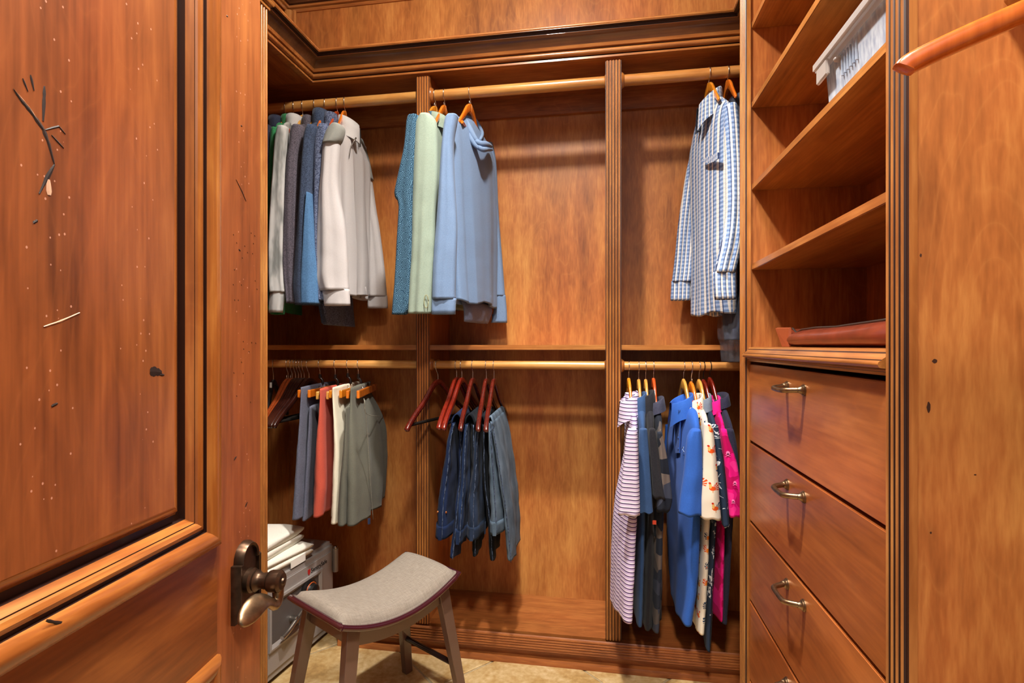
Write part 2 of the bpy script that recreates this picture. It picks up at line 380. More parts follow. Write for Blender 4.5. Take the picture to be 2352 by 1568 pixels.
BRASSD = plain('dark_bronze', '#4d3a2c', 0.35, 0.85, var=0.35, scale=60)
DX = 0.411
def drawer(z0, z1, mat):
    d = MB().box((DX, YN1+0.002, z0), (DX+0.02, YF0-0.003, z1), 0.0018).build('drawer', mat, tw)
    MB().box((DX+0.02, YN1+0.015, z0+0.015), (XR-0.03, YF0-0.015, z1-0.015)).build('drawer_box', CAB['y'], d)
    zc = z1-0.0385; yc = 1.228; hs = 0.050; m = MB(); pts = []
    for i in range(25):
        q = i/24*2-1; e = abs(q)
        px = 0.033*(1-max(0, (e-0.55)/0.45)**2.2)+0.0; px = 0.004 if e > 0.999 else px
        pts.append((DX-0.002-px*1.0, yc+hs*(q if e < 0.8 else math.copysign(0.8+(e-0.8)*1.0, q)), zc-0.004*(1-e*e)))
    m.tube(pts, [0.0060-0.0010*(1-abs(i/24*2-1)) for i in range(25)], 12)
    for s in (-1, 1):
        m.lathe([(0, 0.0125), (0.002, 0.0125), (0.0030, 0.0105), (0.0050, 0.0105), (0.0062, 0.0082), (0.010, 0.0066), (0.013, 0.0055)], (DX, yc+s*hs, zc), (-1, 0, 0), 18)
    m.build('handle', BRASS, d, True, auto=50)
DT = [1.097, 0.878, 0.656, 0.435, 0.212]
dmat = [wood('drawer_front_'+'abcde'[i], '#6f3819', '#995528', '#ba713a', 'y', 0.33, 0.25, 0.35, seed=51+i*4.3, figure=0.12) for i in range(5)]
for i, z in enumerate(DT):
    drawer((DT[i+1]+0.0075) if i < 4 else 0.075, z, dmat[i])
MB().box((DX+0.015, YN1, 0), (DX+0.03, YF0, 0.073)).build('toe_kick', CAB['y'], tw)

# near right bay: only its rod and back are needed to carry the hanger
rb = thing('right_wardrobe', (0.55, 0.5, 0), 'near right hanging bay, mostly outside the frame, beside the plain orange side panel', 'wardrobe')
MB().box((XR+0.026, 0.0, 0), (XR+0.040, YN0-0.003, ZC)).build('back_panel', PAN['z'], rb)
m = MB(); m.tube([(0.53, 0.2, 1.60), (0.53, 0.5, 1.60), (0.53, YN0-0.003, 1.60)], 0.0165, 16); m.build('clothes_rod', ROD, rb, True, auto=50)

# ---------------- panelled door ----------------
D0 = Vector((-0.5577, 0.8055, 0)); DD = Vector((0.0905, -0.9959, 0)).normalized(); DN = Vector((-DD.y, DD.x, 0))
def D(s, n, z): return D0+DD*s+DN*n+Vector((0, 0, z))
def DP(u, v, n=0.0):
    dx, dy, dz = ray(u, v); r = Vector((dx, dy, dz)); o = Vector((0, 0, H))
    t = (D0+DN*n-o).dot(DN)/r.dot(DN); p = o+r*t
    return (p-D0).dot(DD), p.z
door = tag(thing('door_1', (-0.53, 0.45, 0)), 'open reddish-brown panelled wooden door with a bronze lever, filling the left side', 'door', kind='structure')
DW, DH = 0.80, 2.10; ST_ = 0.1135
def dbox(m, s0, s1, n0, n1, z0, z1):
    vs = [D(s, n, z) for z in (z0, z1) for n in (n0, n1) for s in (s0, s1)]
    m.add(vs, [(0, 2, 3, 1), (4, 5, 7, 6), (0, 1, 5, 4), (2, 6, 7, 3), (0, 4, 6, 2), (1, 3, 7, 5)])
    return m
ZR = [0.0, 0.13, 0.704, 0.862, DH-0.115, DH]
for s0, s1 in ((0, ST_), (DW-ST_, DW)):
    dbox(MB(), s0, s1, -0.045, 0, 0.008, DH).build('door_stile', DOORV, door)
for z0, z1 in ((0.008, ZR[1]), (ZR[2], ZR[3]), (ZR[4], DH)):
    dbox(MB(), ST_, DW-ST_, -0.045, 0, z0, z1).build('rail', DOORH, door)
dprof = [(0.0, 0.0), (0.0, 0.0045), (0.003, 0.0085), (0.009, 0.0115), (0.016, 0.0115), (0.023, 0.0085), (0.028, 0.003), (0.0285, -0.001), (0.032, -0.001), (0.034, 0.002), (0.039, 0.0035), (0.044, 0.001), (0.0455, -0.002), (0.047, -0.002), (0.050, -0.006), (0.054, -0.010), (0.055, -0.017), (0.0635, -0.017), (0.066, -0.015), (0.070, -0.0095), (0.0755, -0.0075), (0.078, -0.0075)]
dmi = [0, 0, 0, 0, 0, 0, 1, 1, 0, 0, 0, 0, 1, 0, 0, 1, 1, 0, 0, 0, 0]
def door_frame(z0, z1):
    s0, s1 = ST_, DW-ST_; m = MB(); vs = []; k = len(dprof)
    for o_, n in dprof: vs += [D(s0+o_, n, z0+o_), D(s1-o_, n, z0+o_), D(s1-o_, n, z1-o_), D(s0+o_, n, z1-o_)]
    fs = []; ms = []
    for a in range(k-1):
        for c in range(4): fs.append((a*4+c, a*4+(c+1) % 4, a*4+4+(c+1) % 4, a*4+4+c)); ms.append(dmi[a])
    # split vertices per side so that each mitre stays crisp
    out = MB()
    for c in range(4):
        vv = []; ff = []; mm = []
        for a in range(k): vv += [vs[a*4+c], vs[a*4+(c+1) % 4]]
        for a in range(k-1): ff.append((a*2, a*2+1, a*2+3, a*2+2)); mm.append(dmi[a] if dmi[a] or c in (1, 3) else 2)
        out.add(vv, ff, mm)
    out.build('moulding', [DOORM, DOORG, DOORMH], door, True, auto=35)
    e = dprof[-1][0]
    return dbox(MB(), s0+e-0.001, s1-e+0.001, -0.03, dprof[-1][1], z0+e-0.001, z1-e+0.001).build('panel', DOORV, door)
door_frame(ZR[3], ZR[4]); door_frame(ZR[1], ZR[2])
SCR = plain('gouge_dark', '#1c0c06', 0.6); SCL = plain('gouge_pale', '#c9a184', 0.5)
def scratch(pts, wpx, mat, n0):
    P = [DP(u, v, n0) for u, v in pts]; m = MB(); vs = []; N = len(P)
    fine = []
    for i in range(N-1):
        for q in range(4):
            t = q/4; fine.append((P[i][0]*(1-t)+P[i+1][0]*t, P[i][1]*(1-t)+P[i+1][1]*t))
    fine.append(P[-1]); N = len(fine)
    for i, (s, z) in enumerate(fine):
        a = fine[max(0, i-1)]; b = fine[min(N-1, i+1)]; d = Vector((b[0]-a[0], b[1]-a[1])); d.normalize()
        wd = wpx*0.00045*(math.sin(PI*(i+0.6)/(N+0.2))**0.5)*(0.8+0.4*mnoise.noise(Vector((i*1.3, s*40, z*9))))
        for k_, h in ((-1, 0.0001), (0, 0.0006), (1, 0.0001)): vs.append(D(s-d.y*wd*k_, n0+h, z+d.x*wd*k_))
    fs = [(i*3+j, i*3+j+1, i*3+4+j, i*3+3+j) for i in range(N-1) for j in range(2)]
    m.add(vs, fs).build('gouge', mat, door)
pn = -0.0075
scratch([(32, 206), (47, 228), (70, 255), (100, 298), (112, 330), (125, 378)], 6, SCR, pn)
scratch([(125, 378), (108, 408), (90, 445)], 5, SCR, pn)
scratch([(102, 198), (101, 232), (99, 278)], 5, SCR, pn)
scratch([(70, 172), (78, 208)], 3.5, SCR, pn)
scratch([(52, 180), (64, 210)], 3, SCR, pn)
scratch([(104, 298), (135, 290), (150, 308)], 3, SCR, pn)
scratch([(118, 310), (146, 340)], 3, SCR, pn)
scratch([(111, 412), (113, 448)], 7, SCL, pn)
scratch([(100, 750), (140, 737), (183, 718)], 3, SCL, pn)
scratch([(30, 203), (68, 248), (94, 288)], 2, SCL, pn)
scratch([(344, 853), (356, 853), (371, 856)], 17, SCR, pn); scratch([(366, 860), (377, 861)], 5, SCR, pn)
scratch([(118, 933), (132, 926)], 4, SCR, pn)
scratch([(76, 512), (86, 506)], 4, SCR, pn)
scratch([(542, 412), (556, 440), (565, 462)], 3, SCR, 0.0)
for a, b in (((537, 1056), (543, 1048)), ((563, 1164), (568, 1153)), ((548, 572), (552, 576)), ((553, 288), (556, 290)), ((520, 36), (523, 38))):
    scratch([a, b], 3.5, SCR, 0.0)
rnd = random.Random(9)
for i in range(26):
    u = rnd.uniform(535, 592); v = rnd.choice([rnd.uniform(530, 620), rnd.uniform(640, 700), rnd.uniform(780, 930)])
    scratch([(u, v), (u+1, v+3)], 1.8, SCR, 0.0)
scratch([(105, 1424), (140, 1432), (162, 1444)], 5, SCR, 0.0095); 

# lever handle: arched plate, rose and neck, drooping lever
LZ = 0.782; LS = 0.048
hd = thing('handle', (0, 0, 0)); hd.parent = door; hd.location = D(LS, 0, LZ)-door.location
def arch(wd, z0, zs, r, n):
    pts = [(-wd, z0), (wd, z0), (wd, zs), (r, zs)]
    pts += [(r*math.cos(PI*i/12), zs+0.002+r*1.0*math.sin(PI*i/12)) for i in range(13)]
    return pts+[(-r, zs), (-wd, zs)]
m = MB()
base = arch(0.033, -0.055, 0.034, 0.026, 0)
top = [(x*0.86, z*0.93+0.001) for x, z in base]; inn = [(x*0.74, z*0.85+0.002) for x, z in base]
NB = len(base); hz = [(base, 0.0), (base, 0.006), (top, 0.0135), (inn, 0.0125), (inn, 0.0085)]
vs = [D(LS+x, n, LZ+z) for lst, n in hz for x, z in lst]
fs = [(i*NB+j, i*NB+(j+1) % NB, (i+1)*NB+(j+1) % NB, (i+1)*NB+j) for i in range(4) for j in range(NB)]+[[4*NB+j for j in range(NB)]]
m.add(vs, fs); m.build('backplate', BRASSD, hd, True, auto=35)
m = MB(); m.lathe([(0.008, 0.0185), (0.016, 0.0185), (0.019, 0.0155), (0.0225, 0.0165), (0.026, 0.013), (0.031, 0.0115), (0.041, 0.013), (0.043, 0.0155), (0.0455, 0.0165), (0.060, 0.0165), (0.064, 0.0125), (0.0645, 0.006), (0.067, 0.005), (0.068, 0.002)], D(LS, 0, LZ), DN, 28)
m.build('neck', BRASSD, hd, True, auto=40)
# lever: swan-neck out of the hub then a leaf-shaped grip
path = [(0.0, 0.054, -0.002, .010, .0095), (-0.004, 0.055, -0.017, .0085, .010), (-0.001, 0.056, -0.030, .0075, .010), (0.009, 0.056, -0.034, .007, .010), (0.017, 0.055, -0.027, .0065, .0105), (0.026, 0.053, -0.017, .006, .012), (0.040, 0.051, -0.012, .0058, .0155), (0.056, 0.049, -0.014, .0058, .0172), (0.070, 0.048, -0.019, .0055, .0155), (0.080, 0.047, -0.024, .005, .010), (0.085, 0.047, -0.027, .003, .004)]
vs = []; n = 14; P = [D(LS+a, b, LZ+c) for a, b, c, _, _ in path]
for i, p in enumerate(P):
    d = (P[min(i+1, len(P)-1)]-P[max(i-1, 0)]).normalized(); e1 = (DN-d*DN.dot(d)).normalized(); e2 = d.cross(e1)
    r1, r2 = path[i][3], path[i][4]
    tw_ = math.radians(0+42*min(1, i/5)); f1 = e1*math.cos(tw_)+e2*math.sin(tw_); f2 = e2*math.cos(tw_)-e1*math.sin(tw_)
    vs += [p+f1*(r1*math.cos(2*PI*j/n))+f2*(r2*math.sin(2*PI*j/n)) for j in range(n)]
fs = [(i*n+j, i*n+(j+1) % n, (i+1)*n+(j+1) % n, (i+1)*n+j) for i in range(len(P)-1) for j in range(n)]+[list(range(n-1, -1, -1)), [(len(P)-1)*n+j for j in range(n)]]
lv = MB().add(vs, fs).build('lever', BRASS, hd, True); sd = lv.modifiers.new('smooth', 'SUBSURF'); sd.levels = sd.render_levels = 1
m = MB(); m.lathe([(-0.040, 0.002), (-0.040, 0.013), (-0.038, 0.015), (-0.026, 0.015), (-0.024, 0.013), (-0.024, 0.002)], D(0.02, -0.0, 0.55), DN, 16)

KN = plain('knot_dark', '#3a1d0d', 0.6)
for u, v, r, q in ((2147, 829, 0.0030, 1.0), (2133, 935, 0.0022, 3.5), (2138, 1223, 0.0012, 1.3), (2115, 586, 0.0012, 2.0), (2240, 1090, 0.0015, 0.6)):
    c = U(u, v, YN0+0.0103); mk = MB()
    mk.add([c]+[c+Vector((r*math.cos(i*PI/6)*(1+0.2*math.sin(i*2.3)), 0.0, r*q*math.sin(i*PI/6))) for i in range(12)], [(0, 1+i, 1+(i+1) % 12) for i in range(12)])
    mk.build('knot', KN, tw)
# ---------------- cloth helpers ----------------
def rat(u):
    dx, dy, dz = ray(u, HY); return dx/dy
def cat(a, b, c, d, t):
    return 0.5*((2*b)+(c-a)*t+(2*a-5*b+4*c-d)*t*t+(3*b-a-3*c+d)*t*t*t)
def S(y, rows):   # (v, uL, uR): both edges at one depth
    out = []
    for r in rows:
        L = U(r[1], r[0], y); x = rat(r[2])*y
        out.append((L, Vector((x, y, L.z))))
    return out
def NF(rows):     # (uN, vN, yN, uF, yF[, dz]): near edge and far edge of a garment that hangs front to back
    out = []
    for r in rows:
        N = U(r[0], r[1], r[2]); dz = r[5] if len(r) > 5 else 0.0
        out.append((N, Vector((rat(r[3])*r[4], r[4], N.z+dz))))
    return out
def slab(rows, T=0.018, amp=0.004, freq=2.5, seed=0, n=40, step=0.011, top='close', open_bottom=True, crinkle=0.0015, e=0.85, wave=0.0, grow=0.25, uo=0.0, us=1.0):
    Ts = T if isinstance(T, (list, tuple)) else [T]*len(rows)
    R = [(rows[0][0], rows[0][1], Ts[0])]; fine = []
    full = [rows[0]]+list(rows)+[rows[-1]]; tf = [Ts[0]]+list(Ts)+[Ts[-1]]
    for i in range(1, len(full)-2):
        d = ((full[i+1][0]+full[i+1][1])-(full[i][0]+full[i][1])).length/2
        q = max(2, int(d/step))
        for j in range(q):
            t = j/q
            fine.append((cat(full[i-1][0], full[i][0], full[i+1][0], full[i+2][0], t), cat(full[i-1][1], full[i][1], full[i+1][1], full[i+2][1], t), cat(tf[i-1], tf[i], tf[i+1], tf[i+2], t)))
    fine.append((rows[-1][0], rows[-1][1], Ts[-1]))
    N = len(fine); vs = []; uv = []; rnd = random.Random(seed); p1, p2, p3, dr = rnd.uniform(0, 6), rnd.uniform(0, 6), rnd.uniform(0, 6), rnd.uniform(-1, 1)
    if (rows[len(rows)//2][1]-rows[len(rows)//2][0]).length < 0.13: freq = freq*0.48; amp = amp*0.9
    f1 = freq*rnd.uniform(0.9, 1.1); f2 = freq*rnd.uniform(1.7, 2.3)
    def ringat(L, Rr, t, g, k=1.0, vv=0.0):
        c = (L+Rr)/2; h = (Rr-L)/2; d = Vector((h.x, h.y, 0)); wd = h.length
        if d.length < 1e-6: d = Vector((1, 0, 0))
        nr = Vector((d.y, -d.x, 0)).normalized(); out = []; uu = []
        for j in range(n):
            a = 2*PI*j/n; ca, sa = math.cos(a), math.sin(a)
            s = math.copysign(abs(ca)**e, ca)*k; q = math.copysign(abs(sa)**0.8, sa)*k
            edge = 1-0.75*s*s
            D_ = amp*g*(math.sin(2*PI*f1*(s*0.5)+p1+dr*vv*2)+0.5*math.sin(2*PI*f2*(s*0.5)+p2-dr*vv*3))
            D_ = D_*edge*(1.0 if sa > 0 else 0.45)+amp*0.5*g*edge*math.sin(2*PI*f1*0.5*s+p3)
            p = c+h*s+nr*(t*q*1.0+D_)
            if crinkle: p = p+nr*(crinkle*g*(mnoise.noise(p*16+Vector((seed, 0, 0)))+0.6*mnoise.noise(p*38)))
            if wave and vv > 0.85: p = p+Vector((0, 0, wave*math.sin(s*5+p2)*(vv-0.85)/0.15))
            out.append(p); uu.append((s*wd*us+uo+(0 if sa >= 0 else 0.013), p.z))
        return out, uu
    rings = []
    if top == 'close':
        L, Rr, t = fine[0]; a, b = ringat(L+Vector((0, 0, 0.002)), Rr+Vector((0, 0, 0.002)), t, grow, 0.45); rings.append((a, b))
    for i, (L, Rr, t) in enumerate(fine):
        vv = i/(N-1); g = grow+(1-grow)*min(1, vv*1.4)
        rings.append(ringat(L, Rr, t, g, 1.0, vv))
    if open_bottom:
        for up, k in ((0.0005, 0.93), (0.012, 0.90), (0.035, 0.86)):
            L, Rr, t = fine[max(0, N-1-int(up/step))]
            L2, R2, t2 = fine[-1]
            rings.append(ringat(L2+Vector((0, 0, up)), R2+Vector((0, 0, up)), t2*0.85, 1.0, k, 1.0))
    m = MB(); b = 0
    for a, u_ in rings: vs += a; uv += u_
    fs = [(i*n+j, i*n+(j+1) % n, (i+1)*n+(j+1) % n, (i+1)*n+j) for i in range(len(rings)-1) for j in range(n)]
    if top == 'close': fs.append(list(range(n-1, -1, -1)))
    fs.append([(len(rings)-1)*n+j for j in range(n)])
    return m.add(vs, fs, 0, uv)
def collar(P, w, rn, rw, z0, z1, front, gap=25, flare=0.006, fold=True, dip=0.0, point=0.012, lean=0.0, n=40):
    # band round the neck; front = +1/-1 side of the garment; fold-over leaf outside
    w = Vector((w.x, w.y, 0)).normalized(); nn = Vector((w.y, -w.x, 0))
    if nn.x < 0: nn = -nn
    f = nn*front; vs = []; uv = []; rows = []
    prof = [(0.0, 0.0, 0), (0.0, 0.55, 0), (0.0005, 1.0, 0)] + ([(0.003, 1.04, 0), (0.006, 0.98, 0), (0.006+flare*0.5, 0.5, 1), (0.006+flare, 0.0, 1)] if fold else [(0.003, 1.02, 0), (0.005, 0.6, 0), (0.005, 0.0, 0)])
    for o_, h, pt in prof:
        for j in range(n+1):
            a = math.radians(gap)+(2*PI-2*math.radians(gap))*j/n
            fr = (1+math.cos(a))/2; 
            zb = z0-dip*fr-(point*max(0, math.cos(a))**3 if pt else 0); zt = z1-dip*fr*1.2
            p = P+f*((rn+o_)*math.cos(a)+lean*fr)+w*((rw+o_)*math.sin(a))
            p = Vector((p.x, p.y, zb+(zt-zb)*h)); vs.append(p); uv.append((a*0.05, p.z))
    k = len(prof); N = n+1
    fs = [(i*N+j, i*N+j+1, (i+1)*N+j+1, (i+1)*N+j) for i in range(k-1) for j in range(n)]
    return MB().add(vs, fs, 0, uv)

# ---------------- fabrics ----------------
def fab(name, hexc, heather=0.12, hs=420.0, rough=0.9, hex2=None, sheen=0.06, bump=0.25):
    k = NT(name); c = lin(hexc); n = k.n('TexNoise', Scale=hs, Detail=2.0); k.l(k.coord(), n.inputs['Vector'])
    lo = lin(hex2) if hex2 else tuple(x*(1-heather*1.6) for x in c[:3])+(1,)
    hi = tuple(min(1, x*(1+heather)+heather*0.02) for x in c[:3])+(1,)
    k.setp(Base_Color=k.ramp(n.outputs[0], [(0.35, lo), (0.62, hi)]), Roughness=rough, Sheen_Weight=sheen, Sheen_Roughness=0.5)
    k.b.inputs['Specular IOR Level'].default_value = 0.2
    k.bump(n.outputs[0], bump, 0.0006); return k.m
def uvsep(k):
    tc = k.n('TexCoord'); sp = k.n('SeparateXYZ'); k.l(tc.outputs['UV'], sp.inputs[0]); return tc.outputs['UV'], sp.outputs[0], sp.outputs[1]
def band(k, x, per, lo, hi):
    f = k.math('FRACT', k.math('MULTIPLY', x, 1.0/per))
    return k.math('MULTIPLY', k.math('GREATER_THAN', f, lo), k.math('LESS_THAN', f, hi))
def cloth_end(k, col, rough=0.85):
    k.setp(Base_Color=col, Roughness=rough, Sheen_Weight=0.03); k.b.inputs['Specular IOR Level'].default_value = 0.1; return k.m
def stripes(name, base, line, per, duty, line2=None):
    k = NT(name); uv, x, y = uvsep(k)
    col = k.mix(band(k, y, per, 0.0, duty), lin(base), lin(line))
    if line2: col = k.mix(band(k, y, per, duty, duty+0.22), col, lin(line2))
    return cloth_end(k, col)
def plaid(name, su=0.0):
    k = NT(name); uv, x, y = uvsep(k); per = 0.0145
    c = lin('#7d97bf')
    col = k.mix(k.math('MULTIPLY', band(k, y, per, 0.0, 0.5), 0.35), c, lin('#5f7db0'))
    col = k.mix(k.math('MULTIPLY', band(k, y, per, 0.88, 1.0), 0.75), col, lin('#27345c'))
    col = k.mix(k.math('MULTIPLY', band(k, y, per, 0.40, 0.50), 0.6), col, lin('#e8ebf2'))
    col = k.mix(band(k, x, per, 0.05, 0.40), col, lin('#d3d1cc'))
    col = k.mix(k.math('MULTIPLY', band(k, y, per, 0.88, 1.0), 0.3), col, lin('#3a4870'))
    col = k.mix(band(k, x, per, 0.90, 1.0), col, lin('#26325a'))
    return cloth_end(k, col)
def swirl(name, base, line):
    k = NT(name); uv, x, y = uvsep(k)
    v = k.n('TexVoronoi', Scale=48.0, voronoi_dimensions='2D'); k.l(uv, v.inputs['Vector'])
    r = k.math('FRACT', k.math('MULTIPLY', v.outputs['Distance'], 4.6)); f = k.math('LESS_THAN', r, 0.36)
    n = k.n('TexNoise', Scale=300.0); k.l(k.coord(), n.inputs['Vector'])
    return cloth_end(k, k.mix(k.math('MULTIPLY', f, 0.85), k.ramp(n.outputs[0], [(0.3, lin(base)), (0.7, tuple(c*1.2 for c in lin(base)[:3])+(1,))]), lin(line)))
def camo(name, cols, scale=22.0, kind='TexVoronoi'):
    k = NT(name); uv, x, y = uvsep(k)
    if kind == 'TexVoronoi':
        v = k.n('TexVoronoi', Scale=scale, voronoi_dimensions='2D'); k.l(uv, v.inputs['Vector'])
        sp = k.n('SeparateColor'); k.l(v.outputs['Color'], sp.inputs[0]); f = sp.outputs[0]
        st = [(i/len(cols), lin(c)) for i, c in enumerate(cols)]
    else:
        v = k.n('TexNoise', Scale=scale, Detail=1.5, noise_dimensions='2D'); k.l(uv, v.inputs['Vector']); f = v.outputs[0]
        st = [(0.0 if i == 0 else 0.36+0.13*i, lin(c)) for i, c in enumerate(cols)]
    return cloth_end(k, k.ramp(f, st, 'CONSTANT'))
def sprigs(name, base, line):
    k = NT(name); uv, x, y = uvsep(k)
    n = k.n('TexNoise', Scale=26.0, Detail=2.0, Distortion=1.2, noise_dimensions='2D'); k.l(uv, n.inputs['Vector'])
    m2 = k.n('TexNoise', Scale=14.0, noise_dimensions='2D'); k.l(uv, m2.inputs['Vector'])
    w_ = k.math('LESS_THAN', k.math('ABSOLUTE', k.math('SUBTRACT', n.outputs[0], 0.5)), 0.028)
    f = k.math('MULTIPLY', w_, k.math('GREATER_THAN', m2.outputs[0], 0.53))
    return cloth_end(k, k.mix(f, lin(base), lin(line)))
def bird_print(name):
    k = NT(name); uv, x, y = uvsep(k); sc_ = 17.0
    v = k.n('TexVoronoi', Scale=sc_, Randomness=0.55, voronoi_dimensions='2D'); k.l(uv, v.inputs['Vector'])
    mu = k.n('VectorMath', operation='SUBTRACT'); k.l(uv, mu.inputs[0]); k.l(v.outputs['Position'], mu.inputs[1])
    sp = k.n('SeparateXYZ'); k.l(mu.outputs[0], sp.inputs[0])
    X = k.math('MULTIPLY', sp.outputs[0], sc_*1.15); Y = k.math('MULTIPLY', sp.outputs[1], sc_*1.15)
    def ell(cx, cy, rx, ry):
        a = k.math('DIVIDE', k.math('SUBTRACT', X, cx), rx); b = k.math('DIVIDE', k.math('SUBTRACT', Y, cy), ry)
        return k.math('LESS_THAN', k.math('ADD', k.math('MULTIPLY', a, a), k.math('MULTIPLY', b, b)), 1.0)
    sc2 = k.n('SeparateColor'); k.l(v.outputs['Color'], sc2.inputs[0]); rr = sc2.outputs[0]
    body = k.ramp(rr, [(0.0, lin('#e0571f')), (0.4, lin('#e8862f')), (0.62, lin('#2f4a70')), (0.85, lin('#d94a28'))], 'CONSTANT')
    tail = k.ramp(rr, [(0.0, lin('#cf3a1c')), (0.3, lin('#2c4463')), (0.6, lin('#d9531f')), (0.8, lin('#243a57'))], 'CONSTANT')
    an = k.math('ARCTAN2', k.math('SUBTRACT', Y, -0.02), k.math('SUBTRACT', X, 0.06))
    st = k.math('GREATER_THAN', k.math('SINE', k.math('MULTIPLY', an, 13.0)), -0.35)
    col = lin('#e6ddca')
    col = k.mix(k.math('MULTIPLY', ell(0.25, 0.08, 0.22, 0.24), st), col, tail)
    col = k.mix(ell(-0.03, -0.03, 0.19, 0.13), col, body)
    col = k.mix(ell(-0.15, 0.12, 0.075, 0.16), col, lin('#e3b667'))
    col = k.mix(ell(-0.18, 0.27, 0.07, 0.06), col, lin('#c8321e'))
    col = k.mix(ell(-0.01, -0.20, 0.02, 0.09), col, lin('#d98a4a'))
    return cloth_end(k, col)
def marble(name, base, dark):
    k = NT(name); n = k.n('TexNoise', Scale=1.0, Detail=3.0); k.l(k.coord('Object', (30, 30, 7)), n.inputs['Vector'])
    return cloth_end(k, k.ramp(n.outputs[0], [(0.36, lin(dark)), (0.52, lin(base))]))
def denim(name, base, hi):
    k = NT(name); n = k.n('TexNoise', Scale=1.0, Detail=4.0); k.l(k.coord('Object', (22, 22, 7)), n.inputs['Vector'])
    n2 = k.n('TexNoise', Scale=700.0); k.l(k.coord(), n2.inputs['Vector'])
    f = k.math('ADD', k.math('MULTIPLY', n.outputs[0], 0.7), k.math('MULTIPLY', n2.outputs[0], 0.3))
    k.bump(n2.outputs[0], 0.3, 0.0006)
    return cloth_end(k, k.ramp(f, [(0.36, lin(base)), (0.66, lin(hi))]))

# ---------------- hangers ----------------
CHROME = plain('chrome_wire', '#d8d4cc', 0.18, 1.0)
DARKWIRE = plain('dark_wire', '#3a3230', 0.3, 0.9)
def hwood(name, d, m, l, seed): return wood(name, d, m, l, 'z', 0.2, 0.3, 0.3, coat=0.7, seed=seed, figure=0.0)
HW = {'orange': hwood('hanger_orange', '#b9560f', '#d9701a', '#e98a2c', 61), 'rust': hwood('hanger_rust', '#96350f', '#b9471a', '#cd5d25', 62),
      'pale': hwood('hanger_pale', '#c08a3a', '#d8a652', '#e6bd70', 63), 'amber': hwood('hanger_amber', '#b5660f', '#d0801c', '#e59a35', 64),
      'red': hwood('hanger_red', '#4e1007', '#6e1a0c', '#8a2a12', 65), 'cherry': hwood('hanger_cherry', '#310d09', '#50150d', '#6b2013', 66),
      'dark': hwood('hanger_dark', '#1c0b08', '#2c110c', '#3f1a12', 67), 'brown': hwood('hanger_brown', '#6a2c12', '#8b3f1b', '#a95526', 68),
      'black': plain('hanger_black', '#15110f', 0.4)}
BARB = plain('trouser_bar_black', '#191512', 0.45)
def bez(pts, q=5):
    P = [Vector(p) for p in pts]; P = [P[0]]+P+[P[-1]]; out = []
    for i in range(1, len(P)-2):
        for j in range(q): out.append(cat(P[i-1], P[i], P[i+1], P[i+2], j/q))
    return out+[P[-1]]
def frame_of(neck, tip_u, yt=1.745):
    P = U(neck[0], neck[1], RY); x = rat(tip_u)*yt
    w_ = Vector((x-P.x, yt-RY, 0)).normalized(); nn = Vector((-w_.y, w_.x, 0))
    if nn.x < 0: nn = -nn
    return P, w_, nn
def hook_mesh(P, w_, zr, rr, root, wire=CHROME, ring=False, rad=0.0016):
    R = rr+0.0032; pts = []
    for a in range(200, -31, -15):
        pts.append(P*1.0+w_*(R*math.cos(math.radians(a)))+Vector((0, 0, zr-P.z+R*math.sin(math.radians(a)))))
    zb = zr-R*0.6-P.z
    pts = [p for p in pts]
    tail = [P+w_*(0.010)+Vector((0, 0, zb*0.72)), P+w_*0.002+Vector((0, 0, zb*0.48)), P+Vector((0, 0, zb*0.22)), P-Vector((0, 0, 0.004))]
    if zr-R*0.6-P.z < 0.042:
        pts = pts+[P+w_*(R*math.cos(math.radians(a)))+Vector((0, 0, zr-P.z+R*math.sin(math.radians(a)))) for a in (-45, -60, -75)]
        g_ = zr-R-P.z; tail = [P+w_*0.001+Vector((0, 0, g_*0.75)), P+Vector((0, 0, g_*0.3)), P-Vector((0, 0, 0.004))]
    m = MB(); m.tube(bez(pts+tail, 2), rad, 7)
    h = m.build('hook', wire, root, True)
    if ring:
        m = MB(); nn = Vector((w_.y, -w_.x, 0)); c = P+w_*0.006+Vector((0, 0, 0.006))
        m.tube([c+w_*(0.0075*math.cos(i*PI/8))+Vector((0, 0, 0.0075*math.sin(i*PI/8))) for i in range(17)], 0.0013, 6)
        m.build('ring', wire, root, True)
def arm_sweep(P, w_, nn, path, hh, tt, s, mb):
    # rounded-rectangle section swept along (w,z,n) path
    pts = bez([Vector((a, b, c)) for a, b, c in path], 4); N = len(pts); vs = []; k = 12
    for i, p in enumerate(pts):
        d = (pts[min(i+1, N-1)]-pts[max(i-1, 0)]); d = Vector((d.x, d.y)).normalized(); t = i/(N-1)
        h = hh[0]+(hh[1]-hh[0])*t; th = tt[0]+(tt[1]-tt[0])*t
        if i == N-1: h *= 0.55; th *= 0.6
        c = P+w_*(p.x*s)+nn*p.z+Vector((0, 0, p.y)); up = w_*(-d.y*s)+Vector((0, 0, d.x))
        for j in range(k):
            a = 2*PI*j/k; ca, sa = math.cos(a), math.sin(a)
            vs.append(c+up*(h*math.copysign(abs(sa)**0.55, sa))+nn*(th*math.copysign(abs(ca)**0.55, ca)))
    fs = [(i*k+j, i*k+(j+1) % k, (i+1)*k+(j+1) % k, (i+1)*k+j) for i in range(N-1) for j in range(k)]+[list(range(k-1, -1, -1)), [(N-1)*k+j for j in range(k)]]
    mb.add(vs, fs)
